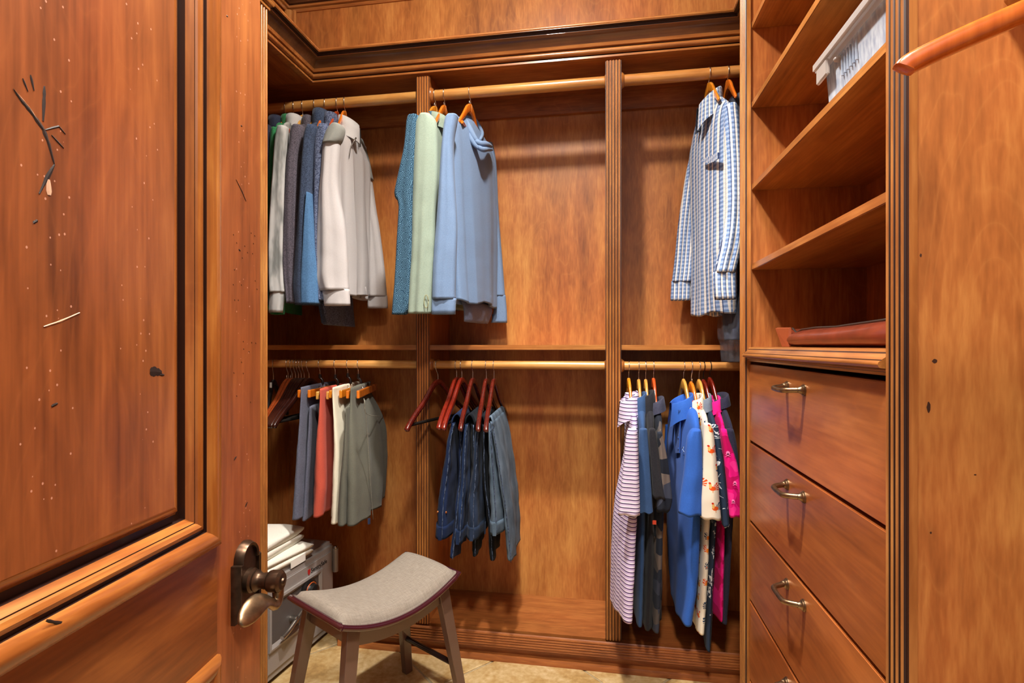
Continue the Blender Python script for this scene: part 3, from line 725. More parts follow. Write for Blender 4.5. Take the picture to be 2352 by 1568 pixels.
def hanger(kind, neck, tip_u, col, label, group, zr, rr, ring=False, bar=False, wire=CHROME, dk=1.0, al=1.0):
    P, w_, nn = frame_of(neck, tip_u)
    root = tag(thing('clothes_hanger', P), label, 'hanger', group)
    hook_mesh(P, w_, zr, rr, root, wire, ring)
    for s in (1, -1):
        m = MB()
        if kind == 'contour':
            arm_sweep(P, w_, nn, [(x, -0.010+(z+0.010)*dk, c) for x, z, c in [(-0.004, -0.010, 0), (0.018, -0.013, 0), (0.05, -0.033, 0.001), (0.095, -0.068, 0.003), (0.15, -0.100, 0.006), (0.195, -0.128, 0.010), (0.212, -0.142, 0.012)]], (0.0115, 0.0085), (0.0068, 0.0085), s, m)
        else:
            arm_sweep(P, w_, nn, [(x*al, -0.016+(z+0.016)*dk*al, c) for x, z, c in [(-0.006, -0.016, 0), (0.02, -0.019, 0), (0.05, -0.031, 0), (0.09, -0.058, 0), (0.13, -0.083, 0), (0.150, -0.096, 0)]], (0.019, 0.0045), (0.0062, 0.0038), s, m)
        m.build('arm', HW[col], root, True, auto=60)
    if bar:
        m = MB(); zb = -0.010-0.118*dk if kind == 'contour' else -0.016-0.080*dk; e = 0.196 if kind == 'contour' else 0.14*al; zb *= 1.0 if kind == 'contour' else al
        m.tube([P+w_*e+nn*0.008+Vector((0, 0, zb)), P+Vector((0, 0, zb)), P-w_*e+nn*0.008+Vector((0, 0, zb))], 0.0058, 10)
        m.build('trouser_bar', BARB if bar == 1 else HW[col], root, True, auto=50)
    return P, w_, nn
# ---------------- upper left bay ----------------
GU = 'hangers on the upper left rod'
def up(u, v, tip, col, lab, grp, **k): return hanger('flat', (u, v), tip, col, lab, grp, RZU, RRU, **dict(dict(dk=1.45, al=0.85), **k))
h1 = up(656, 268, 628, 'orange', 'orange wooden hanger at the far left of the upper rod, above navy and green tops', GU)
h2 = up(675, 266, 650, 'rust', 'red-brown wooden hanger on the upper rod between the green top and the white marbled one', GU)
h3 = up(695.5, 266, 668, 'pale', 'pale wooden hanger standing clear above the charcoal sweater collar', GU)
h4 = up(723, 272, 694, 'pale', 'pale wooden hanger mostly hidden behind the tall navy fleece collar', GU)
h5 = up(747.6, 258, 715, 'orange', 'orange wooden hanger right behind the navy fleece collar', GU)
h6 = up(775, 258, 742, 'rust', 'rust wooden hanger behind the white collar of the grey pullover', GU)
h7 = up(792.5, 256.5, 762, 'orange', 'orange wooden hanger holding the light grey zip-neck pullover, rightmost in its bay', GU)
M_navy = fab('navy_jersey', '#2b3044'); M_green = fab('green_jersey', '#2f7a4c'); M_marble = marble('white_marbled', '#b9bab9', '#7d8180')
M_char = fab('charcoal_heather', '#55505b', 0.25, 300); M_fleece = fab('navy_fleece', '#36435b', 0.25, 300); M_denimblue = fab('blue_quilt', '#4a719b', 0.12, 300)
M_heath = fab('heather_navy', '#566079', 0.4, 260, hex2='#2f3750'); M_lg = fab('light_grey_knit', '#bcb8b8', 0.03, 500); M_yoke = fab('grey_yoke', '#8b8e89', 0.04, 500)
M_zip = plain('zip_metal', '#6b6560', 0.35, 0.8); M_white = fab('white_knit', '#bfbebe', 0.02)
GT = 'long-sleeved tops in the upper left bay'
def garment(name, P, label, cat_, group=None): return tag(thing(name, P), label, cat_, group)
def put(root, name, mb, mat, **k): return mb.build(name, mat, root, True, **k)

# navy and green slivers by the door edge
g = garment('sweater', h1[0], 'dark navy sweater, leftmost top, only a sliver showing by the stile', 'sweater', GT)
put(g, 'body', slab(NF([(622, 290, 1.90, 650, 2.0), (605, 296, 1.80, 668, 2.12), (598, 420, 1.78, 672, 2.14), (598, 700, 1.80, 670, 2.13)]), 0.012, 0.003, seed=1), M_navy)
put(g, 'sleeve', slab(S(1.74, [(300, 596, 616), (420, 590, 616), (700, 588, 618)]), 0.02, seed=2), M_navy)
put(g, 'collar', collar(U(638, 292, 1.93), h1[1], 0.030, 0.055, U(638, 292, 1.93).z-0.02, U(638, 277, 1.93).z, 1, fold=False), M_navy)
g = garment('sweater', h2[0], 'green long-sleeved top peeking out left of the white marbled one', 'sweater', GT)
put(g, 'body', slab(NF([(652, 285, 1.90, 672, 2.0), (634, 293, 1.80, 690, 2.12), (632, 420, 1.78, 694, 2.14), (632, 712, 1.80, 692, 2.13)]), 0.012, 0.003, seed=3), M_green)
put(g, 'sleeve', slab(S(1.75, [(296, 626, 642), (330, 622, 644), (420, 618, 642), (560, 614, 646), (700, 616, 652), (722, 626, 652)]), 0.018, seed=4), M_green)
put(g, 'collar', collar(U(664, 285, 1.93), h2[1], 0.026, 0.05, U(664, 285, 1.93).z-0.02, U(664, 274, 1.93).z, 1, fold=False), M_green)
g = garment('sweatshirt', h3[0], 'white sweatshirt with grey marbling, third top from the left', 'sweatshirt', GT)
put(g, 'body', slab(NF([(674, 284, 1.90, 690, 2.0), (650, 292, 1.80, 708, 2.12), (648, 420, 1.78, 712, 2.14), (650, 670, 1.80, 710, 2.13)]), 0.012, 0.003, seed=5), M_marble)
put(g, 'sleeve', slab(S(1.73, [(293, 641, 660), (318, 635, 660), (345, 632, 659), (394, 629, 657), (478, 623, 655), (560, 620, 653), (620, 620, 653), (672, 622, 656)]), 0.022, 0.004, seed=6), M_marble)
put(g, 'cuff', slab(S(1.73, [(668, 622, 654), (690, 620, 652), (718, 619, 648)]), 0.017, 0.002, seed=7), M_marble)
put(g, 'collar', collar(U(678, 288, 1.92), h3[1], 0.030, 0.055, U(678, 290, 1.92).z-0.02, U(678, 274, 1.92).z, 1, fold=False), M_white)
g = garment('sweater', h4[0], 'charcoal heather crew sweater between the white sweatshirt and the navy fleece', 'sweater', GT)
put(g, 'body', slab(NF([(704, 284, 1.90, 716, 2.0), (680, 292, 1.80, 738, 2.12), (676, 330, 1.78, 744, 2.14), (676, 690, 1.80, 742, 2.13)]), 0.012, 0.003, seed=8), M_char)
put(g, 'sleeve', slab(S(1.74, [(291, 675, 696), (305, 669, 697), (340, 666, 690), (371, 661, 686), (467, 656, 685), (601, 652, 684), (677, 659, 684), (696, 660, 683)]), 0.022, 0.004, seed=9), M_char)
put(g, 'collar', collar(U(711, 286, 1.93), h4[1], 0.022, 0.05, U(711, 288, 1.93).z-0.02, U(711, 276, 1.93).z, 1, fold=False), M_char)
g = garment('fleece_jacket', h5[0], 'dark navy fleece jacket with a blue quilted sleeve panel', 'jacket', GT)
put(g, 'body', slab(NF([(733, 278, 1.90, 745, 2.0), (712, 290, 1.80, 762, 2.12), (706, 330, 1.78, 768, 2.14), (720, 600, 1.79, 770, 2.13), (740, 742, 1.82, 780, 2.10)]), 0.012, 0.003, seed=10), M_fleece)
put(g, 'sleeve', slab(S(1.73, [(292, 708, 730), (310, 702, 728), (330, 700, 722), (394, 694, 719), (448, 690, 718), (524, 685, 721), (600, 679, 727), (660, 675, 731), (700, 680, 733)]), 0.026, 0.003, seed=11), M_fleece)
put(g, 'sleeve_panel', slab(S(1.724, [(445, 711, 716), (500, 703, 721), (560, 698, 725), (640, 692, 731), (698, 692, 733)]), 0.026, 0.003, seed=12, open_bottom=False), M_denimblue)
put(g, 'collar', collar(U(738, 280, 1.92), h5[1], 0.027, 0.055, U(738, 286, 1.92).z-0.02, U(738, 262, 1.92).z, 1, fold=False, lean=0.004), M_fleece)
g = garment('zip_jacket', h6[0], 'heather navy-blue zip jacket directly behind the light grey pullover', 'jacket', GT)
put(g, 'body', slab(NF([(757, 278, 1.90, 772, 2.0), (738, 292, 1.80, 790, 2.12), (732, 330, 1.79, 798, 2.14), (740, 600, 1.80, 806, 2.13), (742, 745, 1.84, 815, 2.12)]), 0.012, 0.003, seed=13), M_heath)
put(g, 'sleeve', slab(S(1.74, [(288, 734, 752), (308, 727, 756), (330, 724, 752), (394, 722, 746), (500, 722, 740), (640, 726, 748), (690, 731, 750)]), 0.018, 0.003, seed=14), M_heath)
put(g, 'collar', collar(U(763, 284, 1.92), h6[1], 0.024, 0.05, U(763, 288, 1.92).z-0.02, U(763, 269, 1.92).z, 1, fold=False), M_heath)
g = garment('zip_pullover', h7[0], 'light grey zip-neck pullover with darker grey shoulders, rightmost in the left bay', 'pullover', GT)
put(g, 'body', slab(NF([(796, 284, 1.93, 806, 1.99), (776, 289, 1.86, 826, 2.06), (762, 300, 1.80, 840, 2.12), (760, 330, 1.79, 845, 2.13), (763, 480, 1.79, 842, 2.13), (768, 600, 1.80, 842, 2.13), (772, 670, 1.80, 838, 2.12)]), [0.012, 0.018, 0.022, 0.026, 0.028, 0.028, 0.026], 0.013, 3.0, seed=15, wave=0.006), M_lg)
put(g, 'sleeve', slab(S(1.735, [(300, 757, 774), (312, 751, 779), (335, 744, 780), (400, 739, 776), (448, 734, 779), (520, 730, 792), (600, 727, 798), (640, 727, 799), (668, 736, 801)]), 0.026, 0.005, seed=16), M_lg)
put(g, 'cuff', slab(S(1.735, [(665, 740, 802), (680, 743, 803), (702, 746, 804)]), 0.019, 0.002, seed=17), M_lg)
put(g, 'yoke', slab(S(1.728, [(290, 766, 786), (298, 756, 790), (312, 749, 788), (326, 745, 783), (333, 744, 776)]), 0.030, 0.001, seed=18, open_bottom=False), M_yoke)
put(g, 'sleeve', slab(S(2.13, [(335, 828, 838), (380, 834, 847), (413, 836, 853), (486, 834, 864), (520, 842, 870), (586, 844, 879), (640, 845, 885), (681, 846, 888)]), 0.024, 0.005, seed=19), M_lg)
put(g, 'cuff', slab(S(2.13, [(679, 846, 889), (694, 845, 890), (708, 845, 890)]), 0.018, 0.002, seed=20), M_lg)
put(g, 'yoke', slab(S(2.12, [(318, 822, 830), (345, 828, 840), (380, 836, 849), (412, 845, 855)]), 0.026, 0.001, seed=21, open_bottom=False), M_yoke)
Pc = U(799, 292, 1.94)
put(g, 'collar', collar(Pc, h7[1], 0.032, 0.048, Pc.z-0.038, U(799, 270, 1.94).z, 1, gap=14, fold=False, dip=0.030, lean=0.012), M_white)
zp = [U(u, v, 1.955)+Vector((0.03, 0, 0)) for u, v in ((822, 322), (812, 338), (804, 352), (802, 366))]
m = MB(); m.tube([U(818, 316, 1.90), U(812, 326, 1.895), U(806, 338, 1.89), U(803, 352, 1.885), U(801.5, 364, 1.88)], [0.003, 0.0028, 0.0026, 0.0022, 0.001], 8); put(g, 'zipper', m, M_zip)

# ---------------- upper middle bay ----------------
GM = 'hangers on the upper middle rod'
k1 = up(1000.5, 246, 955, 'amber', 'amber wooden hanger with a ring, holding the teal top by the pilaster', GM, ring=True)
k2 = up(1021.7, 244, 985, 'orange', 'orange wooden hanger with a ring, holding the sage green top', GM, ring=True)
k3 = up(1081, 241, 1035, 'orange', 'orange wooden hanger with a ring, holding the pale blue cowl-neck top', GM, ring=True, bar=2)
M_teal = swirl('teal_swirl', '#213b4f', '#5d829b'); M_sage = fab('sage_jersey', '#8a9a8c', 0.05); M_sky = fab('pale_blue_jersey', '#6c84a5', 0.05); M_khaki = fab('khaki_lining', '#8d8f6d'); M_dust = fab('dusty_blue', '#6d7690')
GN = 'long-sleeved tops in the upper middle bay'
g = garment('jersey_top', k1[0], 'teal long-sleeved top with a pale swirl pattern, leftmost in the middle bay', 'top', GN)
put(g, 'body', slab(NF([(996, 272, 1.90, 1006, 1.99), (970, 272, 1.81, 1040, 2.12), (968, 330, 1.79, 1050, 2.14), (968, 700, 1.80, 1054, 2.13)]), 0.013, 0.002, seed=22), M_teal)
put(g, 'sleeve', slab(S(1.73, [(268, 940, 962), (280, 935, 962), (341, 929, 957), (400, 916, 954), (444, 907, 951), (458, 911, 950), (475, 917, 950), (563, 912, 950), (640, 908, 946), (700, 903, 942), (722, 902, 934)]), 0.022, 0.004, seed=23), M_teal)
put(g, 'collar', collar(U(998, 276, 1.92), k1[1], 0.02, 0.04, U(998, 276, 1.92).z-0.02, U(998, 266, 1.92).z, 1, fold=False), M_teal)
g = garment('jersey_top', k2[0], 'sage green long-sleeved top with a thumb hole in the cuff', 'top', GN)
put(g, 'body', slab(NF([(1006, 270, 1.90, 1020, 1.99), (976, 270, 1.81, 1050, 2.12), (974, 330, 1.79, 1062, 2.14), (972, 700, 1.80, 1072, 2.13), (1060, 700, 1.98, 1112, 2.14)][:4]), 0.022, 0.005, seed=24), M_sage)
put(g, 'sleeve', slab(S(1.73, [(266, 966, 990), (278, 958, 1000), (300, 954, 1004), (394, 950, 1006), (478, 948, 1000), (563, 946, 998), (640, 942, 994), (720, 938, 990)]), 0.024, 0.006, seed=25), M_sage)
put(g, 'collar', collar(U(1012, 282, 1.92), k2[1], 0.034, 0.05, U(1012, 284, 1.92).z-0.02, U(1012, 264, 1.92).z, 1, fold=False, dip=0.02), M_sage)
m = MB(); m.tube([U(979+5*math.cos(a*PI/8), 692+15*math.sin(a*PI/8), 1.704) for a in range(17)], 0.0016, 6); put(g, 'thumb_hole_edge', m, M_khaki)
g = garment('cowl_top', k3[0], 'pale blue long-sleeved top with a draped cowl neck, frontmost in the middle bay', 'top', GN)
put(g, 'body', slab(NF([(1072, 272, 1.93, 1086, 1.98), (1050, 268, 1.86, 1104, 2.05), (1034, 272, 1.80, 1124, 2.13), (1032, 310, 1.79, 1132, 2.14), (1036, 450, 1.79, 1136, 2.14), (1044, 600, 1.79, 1134, 2.14), (1050, 690, 1.79, 1132, 2.13)]), [0.012, 0.02, 0.024, 0.028, 0.032, 0.034, 0.034], 0.014, 3.4, seed=26, wave=0.008), M_sky)
put(g, 'sleeve', slab(S(1.73, [(268, 1028, 1052), (280, 1022, 1050), (330, 1016, 1042), (394, 1011, 1043), (448, 1008, 1046), (524, 1002, 1050), (600, 996, 1048), (660, 994, 1046), (688, 994, 1046)]), 0.026, 0.004, seed=27), M_sky)
put(g, 'cuff', slab(S(1.73, [(686, 993, 1048), (700, 992, 1047), (722, 992, 1046)]), 0.020, 0.002, seed=28), M_sky)
put(g, 'sleeve', slab(S(2.14, [(330, 1122, 1132), (380, 1124, 1140), (486, 1126, 1145), (601, 1128, 1154), (680, 1130, 1160)]), 0.022, 0.004, seed=29), M_sky)
put(g, 'cuff', slab(S(2.14, [(678, 1131, 1161), (712, 1134, 1164), (741, 1128, 1165)]), 0.018, 0.003, seed=30), M_sky)
def drape(root, name, pts, rad, mat, flat=1.0):
    P = bez([U(*p) for p in pts], 6); m = MB(); r = [rad[0]+(rad[1]-rad[0])*math.sin(PI*i/(len(P)-1)) for i in range(len(P))]
    m.tube(P, r, 10); return put(root, name, m, mat)
drape(g, 'collar', [(1066, 272, 1.92), (1073, 284, 1.905), (1082, 302, 1.90), (1092, 320, 1.90), (1104, 330, 1.91)], (0.007, 0.011), M_sky)
drape(g, 'collar', [(1060, 270, 1.93), (1068, 290, 1.905), (1078, 312, 1.895), (1092, 334, 1.895), (1108, 346, 1.905)], (0.005, 0.009), M_sky)
drape(g, 'collar', [(1072, 268, 1.95), (1090, 274, 2.02), (1102, 292, 2.05), (1108, 308, 2.02), (1102, 322, 1.96)], (0.005, 0.007), M_sky)
drape(g, 'collar', [(1092, 322, 1.90), (1104, 330, 1.90), (1118, 332, 1.95), (1128, 336, 2.04)], (0.006, 0.012), M_sky)
drape(g, 'collar', [(1096, 334, 1.90), (1108, 343, 1.90), (1120, 342, 1.96), (1130, 344, 2.04)], (0.005, 0.010), M_sky)
put(g, 'inner_hem', slab(NF([(1060, 688, 1.86, 1124, 2.12), (1066, 705, 1.86, 1128, 2.12), (1068, 738, 1.88, 1118, 2.10)]), 0.016, 0.004, seed=31), M_dust)

# ---------------- upper right bay ----------------
GR = 'hangers on the upper right rod'
q1 = up(1628, 192, 1668, 'amber', 'amber wooden hanger inside the blue plaid shirt', GR)
q2 = up(1671, 186, 1705, 'orange', 'orange wooden hanger cut off by the tower stile, next to the plaid shirt', GR)
PL = plaid('blue_plaid')
g = garment('plaid_shirt', q1[0], 'blue and white plaid long-sleeved button shirt hanging by the drawer tower', 'shirt')
put(g, 'body', slab(NF([(1642, 214, 1.93, 1624, 1.99), (1662, 226, 1.86, 1604, 2.06), (1678, 246, 1.79, 1592, 2.12), (1684, 300, 1.77, 1588, 2.13), (1684, 480, 1.77, 1594, 2.13), (1684, 600, 1.77, 1596, 2.12), (1684, 716, 1.79, 1594, 2.10)]), [0.012, 0.02, 0.024, 0.03, 0.034, 0.036, 0.034], 0.007, 3.0, seed=33, wave=0.006, us=0.42), PL)
put(g, 'sleeve', slab(S(2.11, [(318, 1594, 1612), (360, 1584, 1610), (400, 1575, 1606), (450, 1567, 1601), (520, 1557, 1596), (600, 1549, 1592), (648, 1543, 1588)]), 0.026, 0.006, seed=34, crinkle=0.004), PL)
put(g, 'cuff', slab(S(2.11, [(646, 1542, 1588), (668, 1541, 1588), (690, 1540, 1587)]), 0.02, 0.001, seed=35), PL)
put(g, 'sleeve', slab(S(1.70, [(244, 1668, 1690), (260, 1664, 1696), (300, 1664, 1702), (400, 1667, 1708), (500, 1666, 1708), (560, 1656, 1704), (600, 1646, 1696), (627, 1642, 1688)]), 0.026, 0.005, seed=36, crinkle=0.003), PL)
put(g, 'cuff', slab(S(1.70, [(625, 1638, 1689), (655, 1638, 1690), (688, 1642, 1690)]), 0.021, 0.001, seed=37), PL)
Pc = U(1632, 240, 1.935)
put(g, 'collar', collar(Pc, q1[1], 0.030, 0.055, Pc.z-0.036, U(1632, 208, 1.935).z, -1, gap=14, flare=0.006, dip=0.045, lean=0.008, point=0.018), PL)
# pocket flap and placket lie on the outer (left) face
def face_pt(u, v, Pn, wn, off):
    nn = Vector((-wn.y, wn.x, 0)); dx, dy, dz = ray(u, v); r = Vector((dx, dy, dz)); Q = Pn+nn*off if True else Pn
    t = (Q-Vector((0, 0, H))).dot(nn)/r.dot(nn); return Vector((0, 0, H))+r*t
def patch(root, name, px, Pn, wn, off, mat, th=0.0025):
    pts = [face_pt(u, v, Pn, wn, off) for u, v in px]; k_ = len(pts)
    nn = Vector((-wn.y, wn.x, 0)); nn = nn if off > 0 else -nn
    vs = pts+[p+nn*th for p in pts]
    m = MB(); m.add(vs, [list(range(k_)), [k_+i for i in range(k_-1, -1, -1)]]+[(i, (i+1) % k_, k_+(i+1) % k_, k_+i) for i in range(k_)], 0, [((p-Pn).dot(wn), p.z) for p in vs])
    return m.build(name, mat, root)
wv = Vector((U(1684, 300, 1.77).x-rat(1588)*2.13, 1.77-2.13, 0)).normalized(); sg = 1 if Vector((-wv.y, wv.x, 0)).x < 0 else -1
Pp = (U(1684, 300, 1.77)+U(1588, 300, 2.13))/2
patch(g, 'pocket_flap', [(1616, 366), (1652, 350), (1652, 364), (1640, 372), (1630, 375), (1618, 372)], Pp, wv, sg*0.040, PL, 0.004)
BTN = plain('dark_button', '#26242a', 0.4)
for u, v in ((1602, 279),):
    c = face_pt(u, v, Pp, wv, sg*0.045); nn = Vector((-wv.y, wv.x, 0))*sg
    put(g, 'button', MB().lathe([(0, 0.0045), (0.002, 0.0045), (0.0025, 0.003)], c, nn, 12), BTN)
# garment in a plastic bag behind the stile
k = NT('clear_plastic'); n_ = k.n('TexNoise', Scale=30.0, Detail=4.0, Distortion=1.5); k.l(k.coord(), n_.inputs['Vector']); k.setp(Base_Color=lin('#dfe4ee'), Roughness=0.12, Transmission_Weight=0.92, Alpha=0.42, IOR=1.1); k.bump(n_.outputs[0], 0.9, 0.006); PLAS = k.m
g = garment('garment_bag', q2[0], 'dark garment in a clear plastic bag, hanging half behind the tower stile', 'garment')
put(g, 'garment', slab(NF([(1690, 222, 1.90, 1668, 2.0), (1712, 235, 1.82, 1650, 2.12), (1716, 500, 1.80, 1650, 2.13), (1712, 700, 1.80, 1660, 1.94), (1710, 780, 1.77, 1666, 1.89)]), 0.014, seed=39), fab('slate_suit', '#3b4050'))
put(g, 'bag', slab(NF([(1694, 216, 1.88, 1672, 2.02), (1724, 230, 1.80, 1662, 2.14), (1728, 500, 1.78, 1662, 2.15), (1716, 740, 1.76, 1652, 1.92), (1716, 790, 1.74, 1658, 1.90), (1712, 832, 1.74, 1662, 1.89)]), 0.019, 0.004, 4, seed=40, crinkle=0.005, open_bottom=False), PLAS)
# ---------------- lower left bay: empty suit hangers, clamp hangers with shorts ----------------
def lo(kind, u, v, tip, col, lab, grp, **k): return hanger(kind, (u, v), tip, col, lab, grp, RZL, RRL, **dict(dict(dk=1.17), **k))
GL = 'bunched empty suit hangers at the left of the lower left rod'
nm = ['first', 'second', 'third', 'fourth', 'fifth', 'sixth']
lo('contour', 628, 872, 596, 'black', 'black hanger with a small pale label, furthest left on the lower left rod', GL)
cols = ['brown', 'brown', 'dark', 'dark', 'dark', 'dark', 'dark']
labs = ['orange-brown empty suit hanger, the left one of the two brown hangers', 'orange-brown empty suit hanger, the right one of the two brown hangers',
        'dark empty suit hanger just right of the two brown hangers', 'dark empty suit hanger, second to the right of the brown pair', 'dark empty suit hanger, middle of the dark bunch',
        'dark empty suit hanger, next to last on the right of the dark bunch', 'dark empty suit hanger with a lit reddish tip, nearest the slate shorts']
for i, (u, t) in enumerate(zip((662, 671, 679, 685.5, 692, 699, 710), (594, 600, 604, 608, 611, 615, 622))):
    lo('contour', u, 868, t, cols[i], labs[i], GL, ring=i < 2, bar=1 if i > 1 else False)
def clamp_hanger(neck, tip_u, col, lab, halfgap, zt, ln=(0.16, 0.205), off=0.0):
    P, w_, nn = frame_of(neck, tip_u)
    root = tag(thing('clamp_hanger', P), lab, 'hanger', 'wooden clamp hangers holding the shorts')
    hook_mesh(P, w_, RZL, RRL, root)
    m = MB(); m.tube([P+Vector((0, 0, 0.004)), P-Vector((0, 0, 0.012))], [0.0055, 0.0065], 10)
    m.tube(bez([P-Vector((0, 0, 0.010)), P+nn*0.010-Vector((0, 0, 0.022)), P+nn*0.010-Vector((0, 0, 0.036)), P-Vector((0, 0, 0.040))]), 0.005, 8); m.build('lever', DARKWIRE, root, True, auto=50)
    zb = P.z-zt
    m = MB()
    for s in (-1, 1):
        for t in (-1, 1):
            top = P+w_*(0.030*t)-Vector((0, 0, 0.036)); bot = P+w_*(0.048*t)+nn*(off+s*(halfgap+0.005))+Vector((0, 0, -zt+0.014))
            m.tube([top, (top+bot)/2+nn*s*0.002, bot], 0.0014, 6)
    m.tube([P+w_*0.03-Vector((0, 0, 0.036)), P-w_*0.03-Vector((0, 0, 0.036))], 0.002, 6)
    m.build('wire_frame', CHROME, root, True)
    for s in (-1, 1):
        m = MB(); c = P+nn*(off+s*(halfgap+0.0055)); vs = []
        for z in (-zt-0.0145, -zt+0.0145):
            for b in (-0.0055, 0.0055):
                for a in (-ln[0], ln[1]): vs.append(c-w_*a+nn*b+Vector((0, 0, z)))
        m.add(vs, [(0, 2, 3, 1), (4, 5, 7, 6), (0, 1, 5, 4), (2, 6, 7, 3), (0, 4, 6, 2), (1, 3, 7, 5)])
        o = m.build('jaw', HW[col], root); b = o.modifiers.new('edge', 'BEVEL'); b.width = 0.003; b.segments = 2
    return P, w_, nn, off, zt
M_s1 = fab('slate_twill', '#5f6273', 0.12, 350); M_s2 = fab('coral_twill', '#bf5441', 0.05, 400); M_s3 = fab('cream_twill', '#e6ddc6', 0.03, 400); M_s4 = fab('olive_grey_twill', '#646459', 0.06, 450)
def shorts(c, mat, lab, rows, T, seed, amp=0.006, extra=None, hem=None):
    g = tag(thing('shorts', c[0]), lab, 'shorts', 'folded shorts clamped in the lower left bay')
    P, w_, nn, off, zt = c; q = P+nn*off
    tops = [(q+w_*0.186+Vector((0, 0, -zt+dz)), q-w_*0.175+Vector((0, 0, -zt+dz))) for dz in (0.026, -0.016)]
    put(g, 'body', slab(tops+NF(rows[2:]), T, amp, 2.6, seed=seed, crinkle=0.003, wave=0.004, grow=0.12), mat)
    return g
c1 = clamp_hanger((735, 861), 684, 'orange', 'orange clamp hanger gripping the slate grey shorts', 0.013, 0.060)
g1 = shorts(c1, M_s1, 'slate grey shorts folded lengthwise, leftmost of the four pairs', [(693, 912, 1.77, 748, 2.12), (690, 935, 1.77, 746, 2.12), (685, 1040, 1.77, 744, 2.12), (680, 1120, 1.77, 742, 2.12), (677, 1192, 1.77, 738, 2.11)], [0.007, 0.009, 0.018, 0.024, 0.026], 51)
put(g1, 'leg', slab(NF([(712, 935, 1.80, 744, 2.10), (706, 1060, 1.80, 742, 2.10), (698, 1197, 1.80, 740, 2.10)]), [0.008, 0.015, 0.017], 0.003, seed=52), M_s1)
c2 = clamp_hanger((770, 862), 729, 'pale', 'pale clamp hanger gripping the coral red shorts', 0.013, 0.064)
g2 = shorts(c2, M_s2, 'coral red shorts folded lengthwise, second pair from the left', [(726, 898, 1.77, 790, 2.12), (727, 925, 1.77, 788, 2.12), (731, 1020, 1.77, 785, 2.12), (730, 1120, 1.77, 782, 2.12), (726, 1190, 1.77, 776, 2.11)], [0.009, 0.010, 0.024, 0.030, 0.027], 53)
c3 = clamp_hanger((799, 859), 759, 'amber', 'amber clamp hanger gripping the cream shorts', 0.013, 0.064)
g3 = shorts(c3, M_s3, 'cream shorts with crumpled folds, between the coral and olive pairs', [(766, 895, 1.77, 812, 2.12), (767, 925, 1.77, 812, 2.12), (772, 1020, 1.77, 812, 2.12), (772, 1120, 1.77, 810, 2.12), (768, 1206, 1.77, 808, 2.11)], [0.008, 0.009, 0.020, 0.026, 0.026], 55, 0.010)
c4 = clamp_hanger((823, 861), 793, 'orange', 'orange clamp hanger gripping the olive grey shorts, rightmost of the four', 0.013, 0.062, off=0.013)
g4 = shorts(c4, M_s4, 'olive grey shorts folded lengthwise with a side pocket, rightmost pair', [(797, 893, 1.77, 868, 2.13), (798, 928, 1.77, 872, 2.13), (804, 1000, 1.76, 878, 2.14), (806, 1100, 1.75, 880, 2.14), (806, 1206, 1.75, 874, 2.13)], [0.009, 0.011, 0.026, 0.036, 0.034], 57, 0.008)
put(g4, 'leg', slab(NF([(795, 935, 1.74, 830, 1.98), (792, 1040, 1.74, 826, 1.98), (787, 1120, 1.74, 822, 1.97), (783, 1209, 1.74, 820, 1.96)]), [0.006, 0.016, 0.022, 0.022], 0.004, seed=58), M_s4)
wv4 = c4[1]; Pp4 = (U(804, 1000, 1.76)+Vector((rat(878)*2.14, 2.14, U(804, 1000, 1.76).z)))/2
M_stitch = fab('pale_stitch', '#8d8d80')
sg4 = 1 if Vector((-wv4.y, wv4.x, 0)).x > 0 else -1
m = MB(); m.tube(bez([face_pt(u, v, Pp4, wv4, sg4*0.036) for u, v in ((838, 918), (842, 950), (880, 956))]), 0.0012, 6); put(g4, 'pocket_seam', m, M_stitch)
m = MB(); m.tube(bez([face_pt(u, v, Pp4, wv4, sg4*0.037) for u, v in ((836, 915), (844, 1000), (850, 1100), (857, 1192))]), 0.0012, 6); put(g4, 'side_seam', m, M_stitch)
patch(g4, 'tag_label', [(845, 1190), (850, 1189), (850, 1203), (845, 1204)], Pp4, wv4, sg4*0.040, plain('navy_tag', '#26406b', 0.8), 0.001)

# ---------------- lower middle bay: cherry suit hangers and jeans ----------------
GC = 'cherry suit hangers on the lower middle rod'
tips = [(1006, 871, 924, 'cherry', 'empty cherry suit hanger standing apart on the left, black bar bare'), (1049, 866, 1000, 'red', 'glossy red empty hanger, left of the close-set red pair'), (1061, 867, 1011, 'red', 'glossy red hanger, right of the close-set pair, carrying dark indigo jeans'),
        (1086, 868, 1050, 'cherry', 'cherry suit hanger carrying the second pair of dark jeans'), (1117, 869, 1090, 'cherry', 'cherry suit hanger, next to last on the right, over dark jeans'), (1134.6, 869.5, 1108, 'cherry', 'cherry suit hanger furthest right, carrying the grey-blue jeans')]
HJ = [lo('contour', u, v, t, c, lab, GC, bar=1) for u, v, t, c, lab in tips]
D1 = denim('indigo_denim', '#0e1628', '#22335a'); D2 = denim('dark_denim', '#10192d', '#283d64'); D3 = denim('blue_black_denim', '#141d2b', '#30405c'); D4 = denim('grey_blue_denim', '#364655', '#67798b'); D5 = denim('black_denim', '#0c0f14', '#1d242d')
RIV = plain('copper_rivet', '#b06a3c', 0.4, 0.8); STC = fab('denim_stitch', '#8e9aa8'); STC2 = fab('worn_seam', '#414f68', 0.4, 150)
